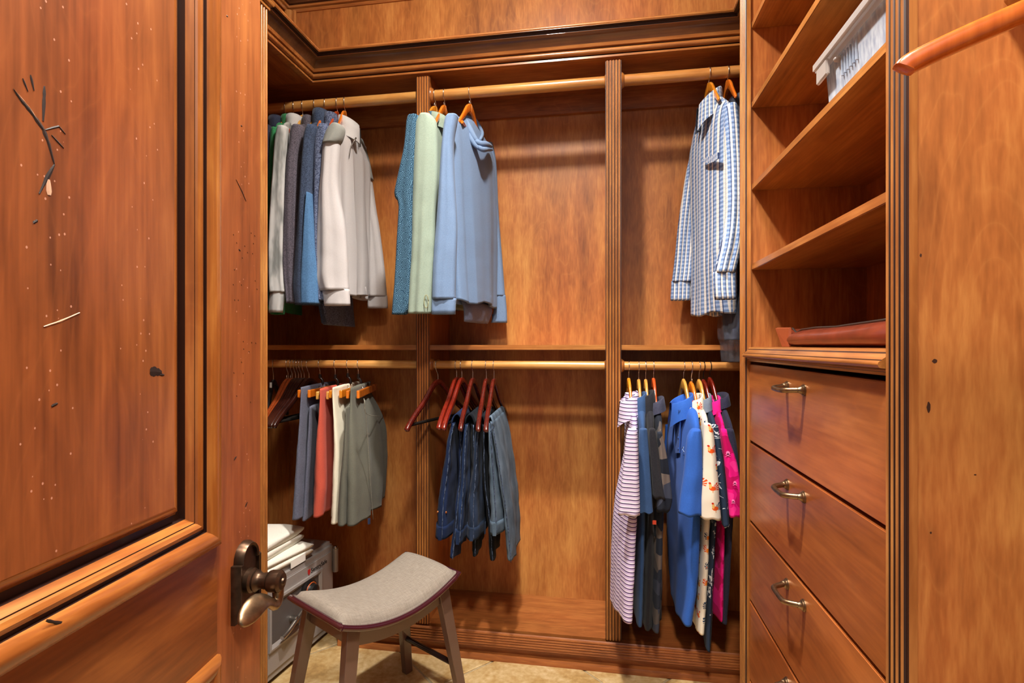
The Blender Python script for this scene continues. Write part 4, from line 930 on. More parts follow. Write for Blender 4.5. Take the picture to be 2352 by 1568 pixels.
def jeans(hg, lab, mat, mleg, over, waist, leg, seed, Tw=0.017, Tl=0.014, loops=()):
    P, w_, nn = hg
    g = tag(thing('jeans', P-Vector((0, 0, 0.128))), lab, 'jeans', 'jeans folded over the bars in the lower middle bay')
    put(g, 'seat', slab(NF(waist), Tw, 0.006, 2.2, seed=seed, crinkle=0.004, open_bottom=False, grow=0.5), mat)
    put(g, 'leg', slab(NF(leg), Tl, 0.005, 2.0, seed=seed+1, crinkle=0.004, grow=0.5, wave=0.004), mleg)
    # crown of cloth over the bar
    m = MB(); vs = []; k_ = 11; q_ = 8
    n0, f0, n1, f1 = waist[0], waist[0], leg[0], leg[0]
    A0, A1 = NF([waist[0]])[0]; B0, B1 = NF([leg[0]])[0]; zb = P.z-0.118
    for j in range(q_+1):
        t = j/q_
        for i in range(k_):
            s_ = i/(k_-1); a = A0*(1-t)+A1*t; b = B0*(1-t)+B1*t; p = a*(1-s_)+b*s_; out = nn*((s_-0.5)*2*0.009)
            vs.append(Vector((p.x, p.y, min(a.z, b.z)-0.012+(zb-min(a.z, b.z)+0.014)*math.sin(PI*s_)**0.5))+out)
    fs = [(j*k_+i, j*k_+i+1, (j+1)*k_+i+1, (j+1)*k_+i) for j in range(q_) for i in range(k_-1)]
    put(g, 'fold', m.add(vs, fs), mleg, solid=0.004)
    w2 = waist[-1]; wl = waist[-2]
    wb = [(w2[0]+(wl[0]-w2[0])*0.14, w2[1]-26, w2[2]-0.004, w2[3], w2[4]+0.004), (w2[0], w2[1]-10, w2[2]-0.005, w2[3], w2[4]+0.005), (w2[0]-1, w2[1]+3, w2[2]-0.004, w2[3], w2[4]+0.004)]
    tw2 = (Tw[-1] if isinstance(Tw, list) else Tw)+0.004
    b_ = put(g, 'waistband', slab(NF(wb), tw2, 0.005, 2.2, seed=seed, grow=0.9), mat)
    N0, F0 = NF([wb[0]])[0]; N1, F1 = NF([wb[2]])[0]; wd = (F0-N0).normalized(); nr = Vector((wd.y, -wd.x, 0)); nr = nr if nr.x > 0 else -nr
    for s_, off in ((-0.004, 0.0), (0.07, tw2+0.003), (0.18, tw2+0.003)):
        a = N0+wd*s_+nr*off; b = N1+wd*s_+nr*off; m = MB(); e = wd*0.005 if off else nr*0.006; q = nr*0.003 if off else -wd*0.003
        m.add([a-e, a+e, a+e+q, a-e+q, b-e, b+e, b+e+q, b-e+q], [(0, 1, 2, 3), (4, 7, 6, 5), (0, 4, 5, 1), (1, 5, 6, 2), (2, 6, 7, 3), (3, 7, 4, 0)])
        m.build('belt_loop', mat, b_)
    # puckered side seams down the near edges
    for rows, q in ((waist, 2), (leg, 1)):
        pts = []; P_ = [NF([r])[0][0] for r in rows]; ts = Tw if rows is waist else Tl
        fine = bez(P_, 10)
        for i, p in enumerate(fine):
            pts.append(p+nn*(0.006*q*0.5+0.0025*mnoise.noise(Vector((i*0.9, seed, 0))))-Vector((0, 0.0035, 0)))
        put(g, 'side_seam', MB().tube(pts, [0.0016+0.0008*math.sin(i*2.1+seed) for i in range(len(pts))], 6), STC2)
    return g
ja = jeans(HJ[2], 'dark indigo jeans with copper rivets, leftmost pair on the hangers', D1, D1, None,
      [(1040, 972, 1.80, 1064, 2.08), (1032, 1010, 1.79, 1062, 2.08), (1025, 1080, 1.79, 1060, 2.08), (1015, 1160, 1.79, 1058, 2.08), (1012, 1236, 1.79, 1056, 2.08)],
      [(1058, 972, 1.81, 1080, 2.08), (1056, 1080, 1.81, 1078, 2.08), (1046, 1200, 1.81, 1072, 2.08), (1038, 1284, 1.81, 1066, 2.07)], 61, [0.010, 0.015, 0.022, 0.028, 0.030])
N_, F_ = NF([(1013, 1178, 1.79, 1058, 2.08)])[0]; wd_ = (F_-N_).normalized(); nr_ = Vector((-wd_.y, wd_.x, 0))
for sg_ in (-1, 1):
    put(ja, 'rivet', MB().lathe([(-0.004, 0.0042), (0.002, 0.004), (0.003, 0.002)], N_+wd_*0.011+nr_*(0.015*sg_), -wd_+nr_*sg_*0.6, 10), RIV)
jeans(HJ[3], 'dark blue jeans with wrinkled seams, second pair from the left', D2, D5, None,
      [(1070, 975, 1.80, 1096, 2.08), (1066, 1010, 1.79, 1094, 2.08), (1062, 1100, 1.79, 1090, 2.08), (1056, 1180, 1.79, 1082, 2.08), (1052, 1246, 1.79, 1078, 2.08)],
      [(1086, 975, 1.81, 1108, 2.08), (1088, 1100, 1.81, 1106, 2.08), (1090, 1200, 1.82, 1106, 2.08), (1090, 1276, 1.82, 1106, 2.07)], 63, [0.009, 0.014, 0.017, 0.019, 0.019])
jeans(HJ[4], 'blue-black jeans, third pair, with a broad stitched waistband hanging down', D3, D5, None,
      [(1098, 975, 1.79, 1124, 2.08), (1093, 1010, 1.78, 1122, 2.08), (1089, 1090, 1.78, 1120, 2.08), (1084, 1160, 1.78, 1118, 2.08), (1084, 1238, 1.78, 1116, 2.08)],
      [(1110, 975, 1.81, 1134, 2.08), (1112, 1100, 1.81, 1134, 2.08), (1124, 1200, 1.83, 1140, 2.08), (1130, 1286, 1.83, 1142, 2.07)], 65, [0.009, 0.013, 0.019, 0.026, 0.027])
jeans(HJ[5], 'faded grey-blue jeans with one wide leg in front, rightmost pair', D4, D4, None,
      [(1124, 972, 1.79, 1148, 2.08), (1125, 1010, 1.78, 1150, 2.08), (1130, 1090, 1.78, 1152, 2.08), (1134, 1160, 1.78, 1154, 2.08), (1137, 1226, 1.78, 1156, 2.08)],
      [(1128, 968, 1.78, 1158, 2.12), (1136, 1010, 1.78, 1166, 2.12), (1150, 1100, 1.79, 1178, 2.12), (1164, 1200, 1.80, 1186, 2.12), (1172, 1290, 1.81, 1184, 2.10)], 67, [0.008, 0.012, 0.017, 0.024, 0.025], [0.010, 0.013, 0.015, 0.016, 0.017])

# ---------------- lower right bay: polo shirts ----------------
GP = 'hangers on the lower right rod'
ph = [(1444, 869, 1462, 'amber', 'amber hanger carrying the purple striped polo, first from the pilaster'), (1467, 872, 1480, 'pale', 'pale hanger carrying the plain navy-blue polo'), (1483, 872, 1497, 'pale', 'pale hanger carrying the plain black polo'),
      (1501, 869, 1518, 'rust', 'orange-brown hanger carrying the grey camouflage polo'), (1570, 871, 1608, 'pale', 'pale hanger carrying the royal blue polo'), (1587.6, 877, 1628, 'orange', 'orange hanger with a wire ring, behind the royal blue polo'),
      (1605.5, 872, 1646, 'pale', 'pale hanger carrying the navy floral polo'), (1615.6, 872, 1664, 'red', 'red-brown hanger carrying the hot pink polo'), (1630, 867, 1684, 'red', 'red-orange hanger carrying the dark navy polo, furthest right')]
HP = [hanger('flat', (u, v), t, c, lab, GP, RZL, RRL, dk=1.75, al=0.66, ring=(i == 5), wire=DARKWIRE if i > 6 else CHROME) for i, (u, v, t, c, lab) in enumerate(ph)]
M_p1 = stripes('lilac_stripe', '#c9b9de', '#58406f', 0.0125, 0.28, '#efeaf4'); M_p1s = stripes('lilac_stripe_sleeve', '#d3c6e2', '#4d3663', 0.0125, 0.26, '#f2eef6')
M_p2 = fab('steel_navy', '#34517c', 0.06); M_p3 = fab('black_pique', '#24242a', 0.1); M_p4 = camo('grey_camo', ['#20242e', '#3c4150', '#55504f', '#2b313d', '#6c625c']); M_p4c = fab('navy_grey_knit', '#3b3d50')
M_p5 = fab('royal_pique', '#2f5fb8', 0.05); M_p6 = bird_print('rooster_print'); M_p7 = sprigs('navy_floral', '#273448', '#cfd5dc'); M_p7c = stripes('grey_rib', '#8a93a3', '#4a5568', 0.004, 0.5)
M_p8 = camo('pink_camo', ['#b80a5a', '#e3167f', '#f0308f'], 16.0, 'TexNoise'); M_p9 = fab('midnight_pique', '#27253a', 0.15); M_p8c = fab('hot_pink', '#e3167f', 0.04)
def polo(i, name, lab, mat, mcol, body, sleeve, T, col, seed, msl=None, far=None, amp=0.006):
    P, w_, nn = HP[i]; msl = msl or mat
    g = tag(thing(name, P), lab, 'polo shirt', 'polo shirts in the lower right bay')
    put(g, 'body', slab(NF(body), T, amp, 2.4, seed=seed, crinkle=0.002, wave=0.004), mat)
    ys, rows, ts = sleeve
    put(g, 'sleeve', slab(S(ys, rows), ts, 0.003, 1.6, seed=seed+1, crinkle=0.002, wave=0.003, grow=0.5), msl)
    if far:
        put(g, 'sleeve', slab(S(far[0], far[1]), 0.016, 0.003, seed=seed+2), msl)
    (uc, vc, yc), rn, rw, v0, v1, kw = col; Pc = U(uc, vc, yc)
    put(g, 'collar', collar(Pc, w_, rn, rw, U(uc, v0, yc).z, U(uc, v1, yc).z, -1, **kw), mcol)
    return g
ck = dict(gap=18, flare=0.007, dip=0.02, point=0.02)
polo(0, 'striped_polo', 'lilac polo with fine purple stripes beside the pilaster, leftmost of the polos', M_p1, M_p1s,
     [(1450, 905, 1.91, 1442, 1.99), (1455, 938, 1.845, 1436, 2.04), (1458, 980, 1.79, 1440, 2.05), (1459, 1060, 1.77, 1438, 1.97), (1457, 1180, 1.73, 1417, 1.895), (1452, 1300, 1.71, 1410, 1.885), (1447, 1430, 1.70, 1408, 1.88)],
     (1.69, [(985, 1442, 1462), (1005, 1437, 1465), (1064, 1432, 1467), (1120, 1426, 1469), (1160, 1422, 1470), (1180, 1420, 1470)], 0.020), [0.013, 0.015, 0.016, 0.017, 0.020, 0.022, 0.022],
     ((1447, 925, 1.90), 0.022, 0.055, 948, 899, dict(gap=12, flare=0.010, dip=0.03, point=0.02, lean=0.008)), 71, M_p1s)
polo(1, 'plain_polo', 'plain steel-navy polo between the lilac striped and the black polos', M_p2, M_p2,
     [(1470, 915, 1.90, 1467, 1.99), (1474, 940, 1.845, 1462, 2.06), (1477, 980, 1.79, 1458, 2.12), (1478, 1060, 1.78, 1456, 2.13), (1477, 1200, 1.80, 1456, 2.12), (1470, 1438, 1.82, 1460, 2.08)],
     (1.74, [(984, 1470, 1486), (998, 1467, 1488), (1083, 1467, 1494), (1161, 1466, 1499), (1174, 1466, 1500)], 0.018), [0.015, 0.018, 0.017, 0.016, 0.016, 0.015],
     ((1470, 925, 1.90), 0.016, 0.05, 942, 900, ck), 74)
polo(2, 'plain_polo', 'plain black polo between the steel-navy and the camouflage polos', M_p3, M_p3,
     [(1487, 915, 1.90, 1482, 1.99), (1493, 940, 1.845, 1477, 2.06), (1497, 980, 1.79, 1473, 2.12), (1498, 1060, 1.78, 1472, 2.13), (1496, 1200, 1.80, 1472, 2.12), (1488, 1449, 1.82, 1476, 2.08)],
     (1.74, [(984, 1492, 1504), (998, 1490, 1507), (1060, 1494, 1517), (1120, 1498, 1526), (1142, 1499, 1530)], 0.017), [0.015, 0.018, 0.017, 0.016, 0.016, 0.015],
     ((1488, 922, 1.90), 0.016, 0.05, 940, 896, ck), 77)
polo(3, 'camouflage_polo', 'grey camouflage polo with a slate collar, right end of the left cluster', M_p4, M_p4c,
     [(1507, 925, 1.90, 1499, 1.99), (1512, 946, 1.845, 1493, 2.06), (1516, 985, 1.79, 1488, 2.12), (1518, 1060, 1.78, 1486, 2.13), (1518, 1200, 1.80, 1488, 2.12), (1509, 1452, 1.82, 1490, 2.08)],
     (1.745, [(992, 1510, 1520), (1005, 1509, 1524), (1060, 1512, 1534), (1120, 1510, 1542), (1150, 1508, 1544), (1172, 1508, 1538)], 0.018), [0.013, 0.016, 0.016, 0.017, 0.017, 0.017],
     ((1508, 930, 1.89), 0.018, 0.05, 938, 910, ck), 80)
polo(4, 'royal_blue_polo', 'royal blue polo with a small chest emblem, turned open towards the pilaster', M_p5, M_p5,
     [(1582, 925, 1.92, 1560, 1.99), (1594, 940, 1.85, 1548, 2.06), (1602, 980, 1.79, 1541, 2.12), (1602, 1060, 1.78, 1537, 2.13), (1600, 1200, 1.79, 1538, 2.13), (1594, 1330, 1.80, 1542, 2.12), (1580, 1440, 1.81, 1550, 2.10, 0.02)],
     (1.73, [(985, 1590, 1608), (1003, 1578, 1611), (1083, 1570, 1613), (1140, 1562, 1612), (1178, 1558, 1611)], 0.026), [0.014, 0.019, 0.022, 0.026, 0.030, 0.030, 0.026],
     ((1568, 925, 1.92), 0.028, 0.052, 946, 903, dict(gap=18, flare=0.008, dip=0.030, point=0.025, lean=0.008)), 83, far=(2.12, [(975, 1528, 1546), (1060, 1524, 1544), (1150, 1520, 1542)]))
polo(5, 'rooster_print_polo', 'cream polo printed all over with small orange and blue roosters', M_p6, M_p6,
     [(1599, 918, 1.90, 1586, 1.99), (1614, 940, 1.845, 1580, 2.06), (1626, 980, 1.79, 1576, 2.12), (1630, 1060, 1.78, 1576, 2.13), (1628, 1190, 1.79, 1580, 2.12), (1622, 1330, 1.80, 1584, 2.11), (1614, 1462, 1.81, 1584, 2.10)],
     (1.725, [(972, 1616, 1632), (990, 1615, 1638), (1083, 1613, 1648), (1140, 1610, 1652), (1188, 1609, 1656)], 0.020), [0.013, 0.015, 0.016, 0.016, 0.017, 0.018, 0.018],
     ((1598, 922, 1.90), 0.014, 0.05, 945, 904, ck), 86)
polo(6, 'floral_polo', 'dark navy polo with white sprigs and a grey rib collar', M_p7, M_p7c,
     [(1617, 918, 1.90, 1604, 1.99), (1630, 940, 1.845, 1598, 2.06), (1644, 985, 1.79, 1594, 2.12), (1648, 1060, 1.78, 1594, 2.13), (1644, 1210, 1.79, 1598, 2.12), (1636, 1340, 1.80, 1600, 2.11), (1630, 1495, 1.81, 1602, 2.09)],
     (1.74, [(975, 1634, 1648), (1003, 1636, 1654), (1083, 1644, 1664), (1150, 1652, 1671), (1206, 1658, 1675)], 0.016), [0.012, 0.013, 0.014, 0.013, 0.013, 0.013, 0.013],
     ((1616, 920, 1.90), 0.015, 0.05, 934, 903, ck), 89)
pk = polo(7, 'pink_polo', 'hot pink camouflage polo with skull motifs near the tower stile', M_p8, M_p8c,
     [(1636, 918, 1.90, 1620, 1.99), (1648, 940, 1.845, 1612, 2.06), (1662, 985, 1.79, 1608, 2.12), (1666, 1060, 1.78, 1608, 2.13), (1662, 1210, 1.80, 1610, 2.12), (1656, 1425, 1.82, 1612, 2.08)],
     (1.735, [(985, 1656, 1668), (1008, 1657, 1674), (1060, 1663, 1692), (1130, 1670, 1704), (1184, 1675, 1712)], 0.018), [0.012, 0.013, 0.014, 0.013, 0.013, 0.012],
     ((1636, 922, 1.90), 0.015, 0.05, 937, 908, ck), 92)
polo(8, 'dark_polo', 'very dark navy polo behind the pink one, furthest right of the polos', M_p9, M_p9,
     [(1652, 912, 1.90, 1636, 1.99), (1664, 938, 1.845, 1630, 2.06), (1680, 985, 1.79, 1626, 2.12), (1686, 1060, 1.78, 1626, 2.13), (1680, 1210, 1.80, 1630, 2.12), (1666, 1432, 1.82, 1634, 2.08)],
     (1.755, [(985, 1668, 1684), (1010, 1668, 1690), (1083, 1676, 1700), (1170, 1684, 1712)], 0.016), [0.012, 0.014, 0.016, 0.017, 0.017, 0.016],
     ((1652, 915, 1.90), 0.018, 0.05, 925, 901, ck), 95)
SKL = plain('pale_pink_print', '#f27db8', 0.9)
m = MB()
sy = 1.735-0.0195
def disc(mb, u, v, r, y, n_=10, sx=1.0):
    c = U(u, v, y); mb.add([c+Vector((r*sx*math.cos(2*PI*i/n_), -0.0004, r*math.sin(2*PI*i/n_))) for i in range(n_)]+[c+Vector((r*sx*math.cos(2*PI*i/n_), 0.0006, r*math.sin(2*PI*i/n_))) for i in range(n_)], [list(range(n_)), list(range(2*n_-1, n_-1, -1))]+[(i, (i+1) % n_, n_+(i+1) % n_, n_+i) for i in range(n_)])
# printed skull and crossbones motifs on the pink sleeve
ys_ = 1.735-0.0185
for u, v, r in ((1672, 1040, 0.0058), (1688, 1108, 0.0045), (1684, 1150, 0.0045)):
    m = MB(); disc(m, u, v, r, ys_); disc(m, u, v+r*520, r*0.55, ys_, 8, 0.9); c = U(u, v+r*1050, ys_)
    for s_ in (-1, 1):
        d = Vector((0.9*s_, 0, 0.42))*r*1.5
        m.tube([c-d, c, c+d], 0.0006, 6)
    m.build('printed_skull', SKL, pk)
rb_ = [o for o in C.objects if o.name == 'royal_blue_polo'][0]
M_p5d = fab('royal_placket', '#2b57aa', 0.05); MARK = plain('print_black', '#14161f', 0.7); EMB = plain('emblem_pale', '#a9bede', 0.6)
na, fa = U(1602, 1040, 1.78), U(1537, 1040, 1.78); fa = Vector((rat(1537)*2.13, 2.13, na.z))
w5 = (na-fa); w5.z = 0; w5.normalize(); P5 = (na+fa)/2; n5_ = Vector((-w5.y, w5.x, 0)); s5_ = 1 if n5_.x < 0 else -1
patch(rb_, 'placket', [(1553, 960), (1564, 960), (1562, 1040), (1553, 1040)], P5, w5, s5_*0.0285, M_p5d, 0.003)
for v in (975, 1005, 1030):
    c = face_pt(1558, v, P5, w5, s5_*0.0315); put(rb_, 'button', MB().lathe([(0, 0.0032), (0.0015, 0.0032), (0.002, 0.002)], c, n5_*s5_, 10), M_p5d)
c0 = [face_pt(u, v, P5, w5, s5_*0.0305) for u, v in ((1566, 1030), (1570, 1026), (1568, 1032), (1572, 1038), (1569, 1040))]
put(rb_, 'emblem', MB().tube(c0, 0.0009, 6), EMB)
for pts in (((1557, 948), (1560, 947), (1558, 941)), ((1562, 941), (1561, 946), (1564, 945))):
    m = MB(); m.tube([U(u, v, 1.862) for u, v in pts], 0.0007, 6); put(rb_, 'collar_mark', m, MARK)
cp_ = [o for o in C.objects if o.name == 'camouflage_polo'][0]
m = MB(); c = U(1503, 1199, 1.775); m.box((c.x-0.006, c.y-0.001, c.z-0.007), (c.x+0.006, c.y+0.001, c.z+0.006)); m.build('tag_label', plain('orange_tag', '#d8482a', 0.8), cp_)
bk_ = [o for o in C.objects if o.get('label', '').startswith('black hanger')][0]
c = U(622, 884, 1.87); m = MB(); m.box((c.x-0.004, c.y-0.001, c.z-0.010), (c.x+0.004, c.y+0.001, c.z+0.010)); m.build('size_label', plain('pale_label', '#b9bcb6', 0.8), bk_)
# ---------------- saddle stool ----------------
STW = plain('stool_espresso', '#5c4238', 0.35, coat=0.5); STR = plain('stool_plum_rim', '#3c121b', 0.22, coat=0.7)
k = NT('stool_linen'); a = k.n('TexWave', Scale=260.0, Distortion=2.0, Detail=2.0, bands_direction='X'); k.l(k.coord('UV'), a.inputs['Vector'])
b = k.n('TexWave', Scale=260.0, Distortion=2.0, Detail=2.0, bands_direction='Y'); k.l(k.coord('UV'), b.inputs['Vector'])
n_ = k.n('TexNoise', Scale=1.0, Detail=4.0); k.l(k.coord('UV', (300, 40, 1)), n_.inputs['Vector']); n2 = k.n('TexNoise', Scale=1.0, Detail=4.0); k.l(k.coord('UV', (40, 300, 1)), n2.inputs['Vector'])
f = k.math('MULTIPLY', k.math('ADD', k.math('ADD', a.outputs['Fac'], b.outputs['Fac']), k.math('ADD', n_.outputs[0], n2.outputs[0])), 0.25)
k.setp(Base_Color=k.ramp(f, [(0.3, lin('#655c51')), (0.5, lin('#8c8276')), (0.68, lin('#aaa194'))]), Roughness=0.95); k.bump(f, 0.35, 0.0008); LINEN = k.m
SN, SL_, SR_, SF = Vector((-0.666, 1.277, 0)), Vector((-0.88, 1.42, 0)), Vector((-0.45, 1.648, 0)), Vector((-0.666, 1.793, 0))
SC = (SN+SR_+SL_+SF)/4; ea = ((SR_-SN)+(SF-SL_)).normalized(); eb = Vector((-ea.y, ea.x, 0)); HA, HB = 0.212, 0.130; ZSEAT = 0.388
st = tag(thing('saddle_stool', SC), 'saddle stool with grey linen seat and dark wood legs in front of the safe', 'stool')
def sad(a): return 0.052*(a/HA)**2-0.018
def seat_mesh(a_h, b_h, lo_, hi_, crown, nx=28, ny=16, r=0.03):
    m = MB(); vs = []; uv = []; fs = []
    def half(x, e): return (1-abs(x)**e)**(1/e)
    for side in (1, 0):
        for i in range(nx+1):
            a = -a_h+2*a_h*i/nx
            for j in range(ny+1):
                bb = -b_h+2*b_h*j/ny; q = 7
                ra = a/a_h; rb = bb/b_h
                ed = max(0.0, (1-abs(ra)**10))*max(0.0, (1-abs(rb)**8)); ed = ed**0.45
                z = sad(a)+(lo_ if side == 0 else lo_+(hi_-lo_)*(0.25+0.75*ed)+crown*ed*(1-rb*rb))
                vs.append(SC+ea*a+eb*bb+Vector((0, 0, ZSEAT+z))); uv.append((a, bb))
    n1 = (nx+1)*(ny+1); g_ = lambda s, i, j: s*n1+i*(ny+1)+j
    for i in range(nx):
        for j in range(ny):
            fs.append((g_(0, i, j), g_(0, i+1, j), g_(0, i+1, j+1), g_(0, i, j+1))); fs.append((g_(1, i, j), g_(1, i, j+1), g_(1, i+1, j+1), g_(1, i+1, j)))
    for i in range(nx): fs.append((g_(0, i, 0), g_(1, i, 0), g_(1, i+1, 0), g_(0, i+1, 0))); fs.append((g_(0, i, ny), g_(0, i+1, ny), g_(1, i+1, ny), g_(1, i, ny)))
    for j in range(ny): fs.append((g_(0, 0, j), g_(0, 0, j+1), g_(1, 0, j+1), g_(1, 0, j))); fs.append((g_(0, nx, j), g_(1, nx, j), g_(1, nx, j+1), g_(0, nx, j+1)))
    return m.add(vs, fs, 0, uv)
put(st, 'cushion', seat_mesh(HA-0.006, HB-0.006, 0.004, 0.034, 0.010), LINEN, auto=70)
# wooden seat frame: rounded rim under the cushion
m = MB(); ring = []
for i in range(25): ring.append((-HA+2*HA*i/24, -HB))
for i in range(1, 9): ring.append((HA, -HB+2*HB*i/8))
for i in range(1, 25): ring.append((HA-2*HA*i/24, HB))
for i in range(1, 8): ring.append((-HA, HB-2*HB*i/8))
pts = [SC+ea*a+eb*b+Vector((0, 0, ZSEAT+sad(a)+0.0)) for a, b in ring]; pts.append(pts[0]); pts.append(pts[1])
m.tube(pts, 0.0085, 10); 
mm = seat_mesh(HA, HB, -0.008, 0.004, 0.0); m.add(mm.v, mm.f)
put(st, 'seat_frame', m, STR, auto=50)
def beam(m, p0, p1, ex, ey, h0, h1):
    vs = [p+ex*sx*h[0]+ey*sy_*h[1] for p, h in ((p0, h0), (p1, h1)) for sx, sy_ in ((-1, -1), (1, -1), (1, 1), (-1, 1))]
    return m.add(vs, [(3, 2, 1, 0), (4, 5, 6, 7), (0, 1, 5, 4), (1, 2, 6, 5), (2, 3, 7, 6), (3, 0, 4, 7)])
LG = {}
for sa, sb in ((-1, -1), (1, -1), (1, 1), (-1, 1)):
    a0, b0 = sa*(HA-0.050), sb*(HB-0.030); a1, b1 = sa*(HA+0.012), sb*(HB+0.008)
    p0 = SC+ea*a0+eb*b0+Vector((0, 0, ZSEAT+sad(a0)-0.006)); p1 = SC+ea*a1+eb*b1
    m = MB(); beam(m, p0, p1, ea, eb, (0.021, 0.013), (0.0145, 0.012)); o = m.build('leg', STW, st); bv = o.modifiers.new('edge', 'BEVEL'); bv.width = 0.002; bv.segments = 2
    LG[(sa, sb)] = (p0, p1)
for sb in (-1, 1):   # curved aprons along the long sides
    m = MB(); vs = []; fs = []; nx = 20
    for i in range(nx+1):
        a = -(HA-0.056)+2*(HA-0.056)*i/nx
        for z, b in ((sad(a)-0.008, -0.008), (sad(a)-0.008, 0.008), (sad(a)*0.9-0.052, 0.008), (sad(a)*0.9-0.052, -0.008)): vs.append(SC+ea*a+eb*(sb*(HB-0.028)+b)+Vector((0, 0, ZSEAT+z)))
    fs = [(i*4+j, i*4+(j+1) % 4, i*4+4+(j+1) % 4, i*4+4+j) for i in range(nx) for j in range(4)]+[(3, 2, 1, 0), tuple(nx*4+j for j in range(4))]
    m.add(vs, fs).build('apron', STW, st)
for sa in (-1, 1):
    m = MB(); z = ZSEAT+sad(HA-0.05)-0.030; beam(m, SC+ea*sa*(HA-0.048)+eb*(-(HB-0.04))+Vector((0, 0, z)), SC+ea*sa*(HA-0.048)+eb*(HB-0.04)+Vector((0, 0, z)), ea, Vector((0, 0, 1)), (0.008, 0.022), (0.008, 0.022)); m.build('apron', STW, st)
t = 0.66
q = [LG[(1, s)][0]*(1-t)+LG[(1, s)][1]*t for s in (-1, 1)]
m = MB(); m.tube([q[0], (q[0]+q[1])/2, q[1]], 0.0085, 12); put(st, 'stretcher', m, plain('stretcher_black', '#1d1113', 0.3, coat=0.6), auto=50)

# ---------------- safe ----------------
SG = plain('safe_grey', '#99928e', 0.38, 0.1, coat=0.2); SGD = plain('safe_recess', '#5b5553', 0.5, 0.2); SBK = plain('safe_dial_black', '#191817', 0.3, coat=0.5); CHR = plain('polished_steel', '#b9b3aa', 0.22, 0.95)
SA = Vector((-1.110, 1.585, 0)); SB = Vector((-1.062, 2.015, 0)); sx = (SB-SA).normalized(); sn = Vector((sx.y, -sx.x, 0)); SLn = (SB-SA).length; SH = 0.362; SDp = 0.27
sf = tag(thing('safe', (SA+SB)/2), 'grey steel home safe on the floor behind the stool', 'safe')
def sbox(m, a0, a1, n0, n1, z0, z1, bev=0.0):
    t_ = MB().box((a0, n0, z0), (a1, n1, z1), bev); b_ = [SA+sx*p.x+sn*p.y+Vector((0, 0, p.z)) for p in t_.v]
    return m.add(b_, t_.f)
sbox(MB(), 0, SLn, -SDp, 0, 0.006, SH, 0.014).build('shell', SG, sf, True, auto=40)
d_ = sbox(MB(), 0.030, SLn-0.028, -0.01, 0.0055, 0.040, SH-0.030, 0.004).build('safe_door', SG, sf, True, auto=40)
# recessed keypad panel with a raised frame
A0, A1, Z0, Z1 = 0.046, SLn-0.095, 0.118, SH-0.072
m = MB(); nest = [(0, 0.005), (0, 0.013), (0.008, 0.0145), (0.020, 0.006)]
for (o0, h0), (o1, h1) in zip(nest[:-1], nest[1:]):
    c0 = [(A0+o0, Z0+o0), (A1-o0, Z0+o0), (A1-o0, Z1-o0), (A0+o0, Z1-o0)]; c1 = [(A0+o1, Z0+o1), (A1-o1, Z0+o1), (A1-o1, Z1-o1), (A0+o1, Z1-o1)]
    for i in range(4):
        j = (i+1) % 4; m.add([SA+sx*c[0]+sn*hh+Vector((0, 0, c[1])) for c, hh in ((c0[i], h0), (c0[j], h0), (c1[j], h1), (c1[i], h1))], [(0, 1, 2, 3)])
m.build('panel_frame', SG, d_)
sbox(MB(), A0+0.018, A1-0.018, 0.004, 0.0062, Z0+0.018, Z1-0.018).build('panel_plate', SGD, d_)
def sp(a, n, z): return SA+sx*a+sn*n+Vector((0, 0, z))
dl = MB().lathe([(0.004, 0.042), (0.016, 0.042), (0.020, 0.038), (0.021, 0.030), (0.028, 0.026), (0.040, 0.024), (0.043, 0.018)], sp(A1-0.085, 0, Z1-0.050), sn, 28).build('dial', SBK, d_, True, auto=40)
dl2 = MB(); dl2.tube([sp(A1-0.085+0.030*math.cos(i*PI/8), 0.0235, Z1-0.05+0.030*math.sin(i*PI/8)) for i in range(17)], 0.0018, 6); dl2.build('dial_ring', plain('orange_mark', '#c05a24', 0.5), dl, True)
m = MB(); c = sp(A0+0.115, 0, Z0+0.062); m.lathe([(0.004, 0.012), (0.022, 0.010), (0.026, 0.013), (0.034, 0.012), (0.036, 0.006)], c, sn, 18)
m.tube(bez([c+sn*0.028+sx*0.03+Vector((0, 0, 0.012)), c+sn*0.030, c+sn*0.030-sx*0.045-Vector((0, 0, 0.020)), c+sn*0.030-sx*0.075-Vector((0, 0, 0.028))]), 0.0085, 10)
m.build('door_handle', CHR, d_, True, auto=50)
for z0, z1 in ((SH-0.120, SH-0.028), (0.03, 0.12)):
    m = MB(); m.lathe([(0, 0.011), (z1-z0, 0.011)], sp(SLn-0.010, 0.010, z0), (0, 0, 1), 16); h_ = m.build('hinge', SG, sf, True, auto=40)
    MB().lathe([(0, 0.009), (0.006, 0.0095), (0.010, 0.007), (0.011, 0.003)], sp(SLn-0.010, 0.010, z1), (0, 0, 1), 16).build('hinge_pin', CHR, h_, True, auto=40)
def text_mesh(txt, size, origin, ex, ez, mat, name, parent, ext=0.0004):
    cu = bpy.data.curves.new(name, 'FONT'); cu.body = txt; cu.size = size; cu.extrude = ext; ob = bpy.data.objects.new(name, cu); C.objects.link(ob)
    dg = bpy.context.evaluated_depsgraph_get(); me = bpy.data.meshes.new_from_object(ob.evaluated_get(dg)); bpy.data.objects.remove(ob, do_unlink=True)
    ey_ = ez.cross(ex).normalized(); m = MB()
    m.add([origin+ex*v.co.x+ez*v.co.y-ey_*v.co.z for v in me.vertices], [list(p.vertices) for p in me.polygons])
    return m.build(name, mat, parent)
TXB = plain('lettering_black', '#1b1a1a', 0.5); TXR = plain('lettering_red', '#b8231f', 0.5)
text_mesh('SentrySafe', 0.0235, sp(SLn-0.160, 0.0062, SH-0.066), sx, Vector((0, 0, 1)), TXB, 'lettering', d_)
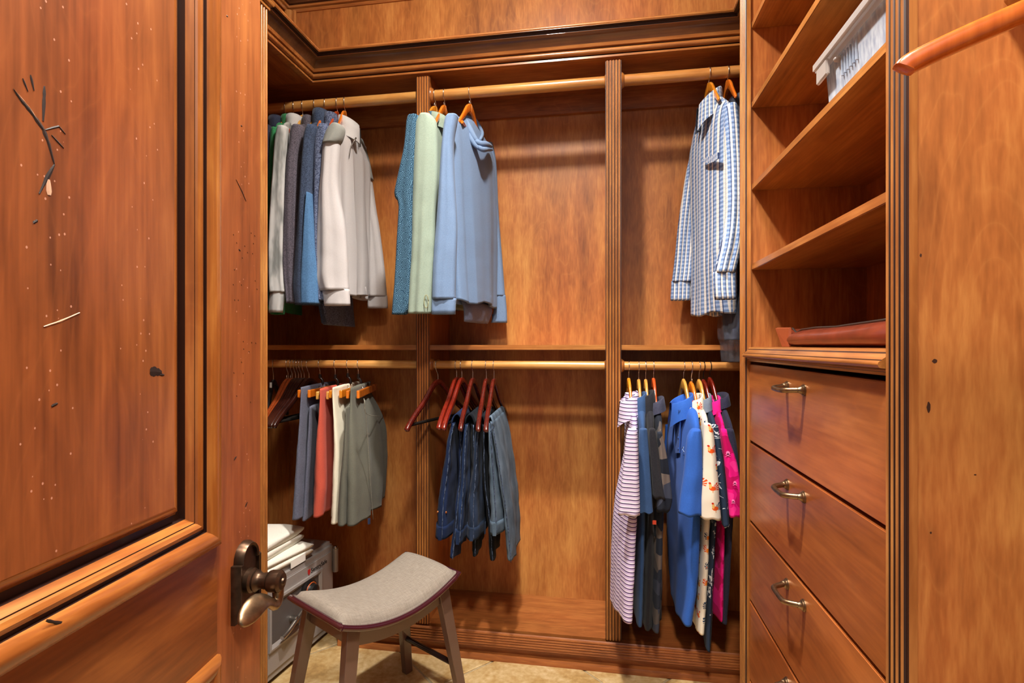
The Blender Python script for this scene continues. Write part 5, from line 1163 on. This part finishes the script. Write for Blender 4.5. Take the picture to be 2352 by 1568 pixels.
m = MB(); c = sp(SLn-0.172, 0.0062, SH-0.058)
m.add([c+sx*a+Vector((0, 0, z))+sn*h_ for h_ in (0, 0.0012) for a, z in ((-0.007, 0.010), (0.007, 0.010), (0.007, -0.003), (0, -0.012), (-0.007, -0.003))], [(4, 3, 2, 1, 0), (5, 6, 7, 8, 9)]+[(i, (i+1) % 5, 5+(i+1) % 5, 5+i) for i in range(5)]); m.build('emblem', TXR, d_)

# folded towels on the safe
TW = fab('cream_terry', '#e9e5d8', 0.04, 300, bump=0.8); TWL = plain('care_label_white', '#eeeae2', 0.8)
def folded(lab, cx, layers, a_h, b_h, z0, th, seed, rot=0.0, name='folded_towel'):
    g = tag(thing(name, (cx.x, cx.y, z0)), lab, 'towel', 'folded towels on the safe')
    ca, sa = math.cos(rot), math.sin(rot); fx = sx*ca+sn*sa; fy = sn*ca-sx*sa
    for L in range(layers):
        m = MB(); vs = []; n = 26; k_ = 14; zc = z0+th*(L+0.5); uv = []
        for i in range(k_+1):
            b = -b_h+2*b_h*i/k_; 
            for j in range(n):
                a = 2*PI*j/n; c_, s_ = math.cos(a), math.sin(a)
                x = a_h*math.copysign(abs(c_)**0.55, c_); z = th*0.52*math.copysign(abs(s_)**0.75, s_)
                e_ = 1-0.25*abs(b/b_h)**6
                dz = 0.005*mnoise.noise(Vector((x*9, b*9, seed+L)))+0.004*math.sin(b*30+L)*(1 if c_ > 0.2 else 0.3)
                vs.append(cx+fx*(x+0.006*mnoise.noise(Vector((b*14, L*3, seed))))+fy*b+Vector((0, 0, zc-cx.z+z*e_+dz*(0.6 if L else 0.25))))
        fs = [(i*n+j, i*n+(j+1) % n, (i+1)*n+(j+1) % n, (i+1)*n+j) for i in range(k_) for j in range(n)]+[list(range(n-1, -1, -1)), [k_*n+j for j in range(n)]]
        m.add(vs, fs).build('fold', TW, g, True)
    return g
tc_ = SA+sx*0.145-sn*0.105
tg = folded('lower folded cream towel lying directly on the safe, care label showing', tc_+sn*0.01, 2, 0.150, 0.088, SH+0.004, 0.022, 3, 0.10)
folded('upper folded cream towel with a looped edge on top of the other towel', tc_-sx*0.005-sn*0.005, 2, 0.147, 0.080, SH+0.048, 0.030, 8, -0.05)
m = MB(); sbox(m, 0.165, 0.245, 0.0015, 0.0035, SH-0.008, SH+0.020); q0 = Vector((0, 0, 0)); 
m.build('care_label', TWL, tg)

# ---------------- shelf objects in the tower ----------------
k = NT('milky_plastic'); k.setp(Base_Color=lin('#cdc5bf'), Roughness=0.3, Transmission_Weight=0.6, IOR=1.3); MILK = k.m
k = NT('clear_bin'); n_ = k.n('TexNoise', Scale=1.0, Detail=4.0); k.l(k.coord('Object', (20, 120, 40)), n_.inputs['Vector']); k.setp(Base_Color=k.ramp(n_.outputs[0], [(0.35, lin('#a3b0c4')), (0.65, lin('#ccd6e2'))]), Roughness=0.25, Transmission_Weight=0.35, IOR=1.3); BIN = k.m
bz = 1.6045
bn = tag(thing('storage_box', (0.55, 0.98, bz)), 'white translucent plastic storage box with a lid on an upper tower shelf', 'box')
m = MB(); yA, yB = 0.850, 1.140; xA, xB = 0.428, 0.690
def taper(m, z0, z1, in0, in1):
    v0 = [(xA+in0, yA+in0, z0), (xB-in0, yA+in0, z0), (xB-in0, yB-in0, z0), (xA+in0, yB-in0, z0)]; v1 = [(xA+in1, yA+in1, z1), (xB-in1, yA+in1, z1), (xB-in1, yB-in1, z1), (xA+in1, yB-in1, z1)]
    return m.add(v0+v1, [(3, 2, 1, 0), (4, 5, 6, 7), (0, 1, 5, 4), (1, 2, 6, 5), (2, 3, 7, 6), (3, 0, 4, 7)])
o = taper(MB(), bz, bz+0.098, 0.010, 0.004).build('box_body', BIN, bn); b_ = o.modifiers.new('edge', 'BEVEL'); b_.width = 0.008; b_.segments = 3
for i in range(6): MB().box((xA+0.003, 1.00+i*0.011, bz+0.035), (xA+0.008, 1.003+i*0.011, bz+0.075), 0.001).build('rib', BIN, o)
l_ = MB().box((xA-0.012, yA-0.004, bz+0.082), (xB, yB+0.014, bz+0.108), 0.007).build('lid', MILK, bn, True, auto=40)
MB().box((xA-0.010, yB-0.052, bz+0.056), (xA-0.003, yB-0.004, bz+0.086), 0.002).build('latch', MILK, l_, True, auto=40)
MB().lathe([(0, 0.006), (0.008, 0.005), (0.011, 0.002)], (xA+0.006, 1.068, bz+0.072), (-1, 0, 0), 12).build('knob', MILK, o, True)

LEA = plain('brown_leather', '#6e2e1b', 0.32, coat=0.3, var=0.25, scale=25); LED = plain('leather_edge', '#8e4526', 0.4)
pz = 1.146
po = tag(thing('leather_pouch', (0.50, 1.2, pz)), 'brown leather pouch lying on the counter under the lowest shelf', 'pouch')
m = MB(); vs = []; prof = [(1.470, 0.050, 0.047, 0.72), (1.452, 0.052, 0.046, 0.9), (1.425, 0.048, 0.034, 1.0), (1.39, 0.050, 0.041, 1.0), (1.30, 0.052, 0.043, 1.0), (1.20, 0.052, 0.041, 1.0), (1.10, 0.052, 0.044, 1.0), (1.02, 0.052, 0.046, 1.0), (0.96, 0.050, 0.048, 0.95), (0.92, 0.050, 0.050, 0.6)]
n = 20
for y, hw, hz, e in prof:
    for j in range(n):
        a = 2*PI*j/n; c_, s_ = math.cos(a), math.sin(a); up_ = s_ > 0
        wd = hw*(0.55+0.45*(1-max(0, s_)**1.5)); vs.append(Vector((0.500+wd*math.copysign(abs(c_)**0.5, c_)*e, y-0.02*(0 if not up_ else 0), pz+hz*0.5*(1+math.copysign(abs(s_)**0.6, s_))+0.001)))
fs = [(i*n+j, i*n+(j+1) % n, (i+1)*n+(j+1) % n, (i+1)*n+j) for i in range(len(prof)-1) for j in range(n)]+[list(range(n-1, -1, -1)), [(len(prof)-1)*n+j for j in range(n)]]
o = m.add(vs, fs).build('body', LEA, po, True); sd = o.modifiers.new('smooth', 'SUBSURF'); sd.levels = sd.render_levels = 1
for s_ in (1,):
    m = MB(); m.add([(0.446, 1.478, pz+0.048), (0.455, 1.405, pz+0.046), (0.452, 1.400, pz+0.001), (0.449, 1.435, pz+0.001), (0.452, 1.478, pz+0.050), (0.461, 1.405, pz+0.048), (0.458, 1.400, pz+0.001), (0.455, 1.435, pz+0.001)], [(0, 1, 2, 3), (7, 6, 5, 4), (0, 4, 5, 1), (1, 5, 6, 2), (2, 6, 7, 3), (3, 7, 4, 0)]); m.build('gusset', LED, po)
m = MB(); m.tube([(0.4795, y, pz+hz+0.0015) for y, _, hz, _ in prof[1:-1]], 0.0022, 6); put(po, 'zip', m, M_zip)

# near hanger poking out of the right bay
Pn = Vector((0.530, 0.60, 1.535)); wn = Vector((-0.97, 0.16, 0)).normalized(); nn_ = Vector((-wn.y, wn.x, 0))
hg = tag(thing('clothes_hanger', Pn), 'empty orange-brown wooden hanger sticking out at the upper right, nearest the camera', 'hanger')
hook_mesh(Pn, wn, 1.60, 0.0165, hg)
for s in (1, -1):
    m = MB(); arm_sweep(Pn, wn, nn_, [(-0.006, -0.016, 0), (0.02, -0.018, 0), (0.06, -0.030, 0), (0.11, -0.048, 0), (0.165, -0.067, 0.0), (0.205, -0.083, 0), (0.213, -0.090, 0)], (0.011, 0.0105), (0.0095, 0.0095), s, m)
    m.build('arm', hwood('hanger_near', '#a5470f', '#c9601d', '#dc7a30', 77), hg, True, auto=60)
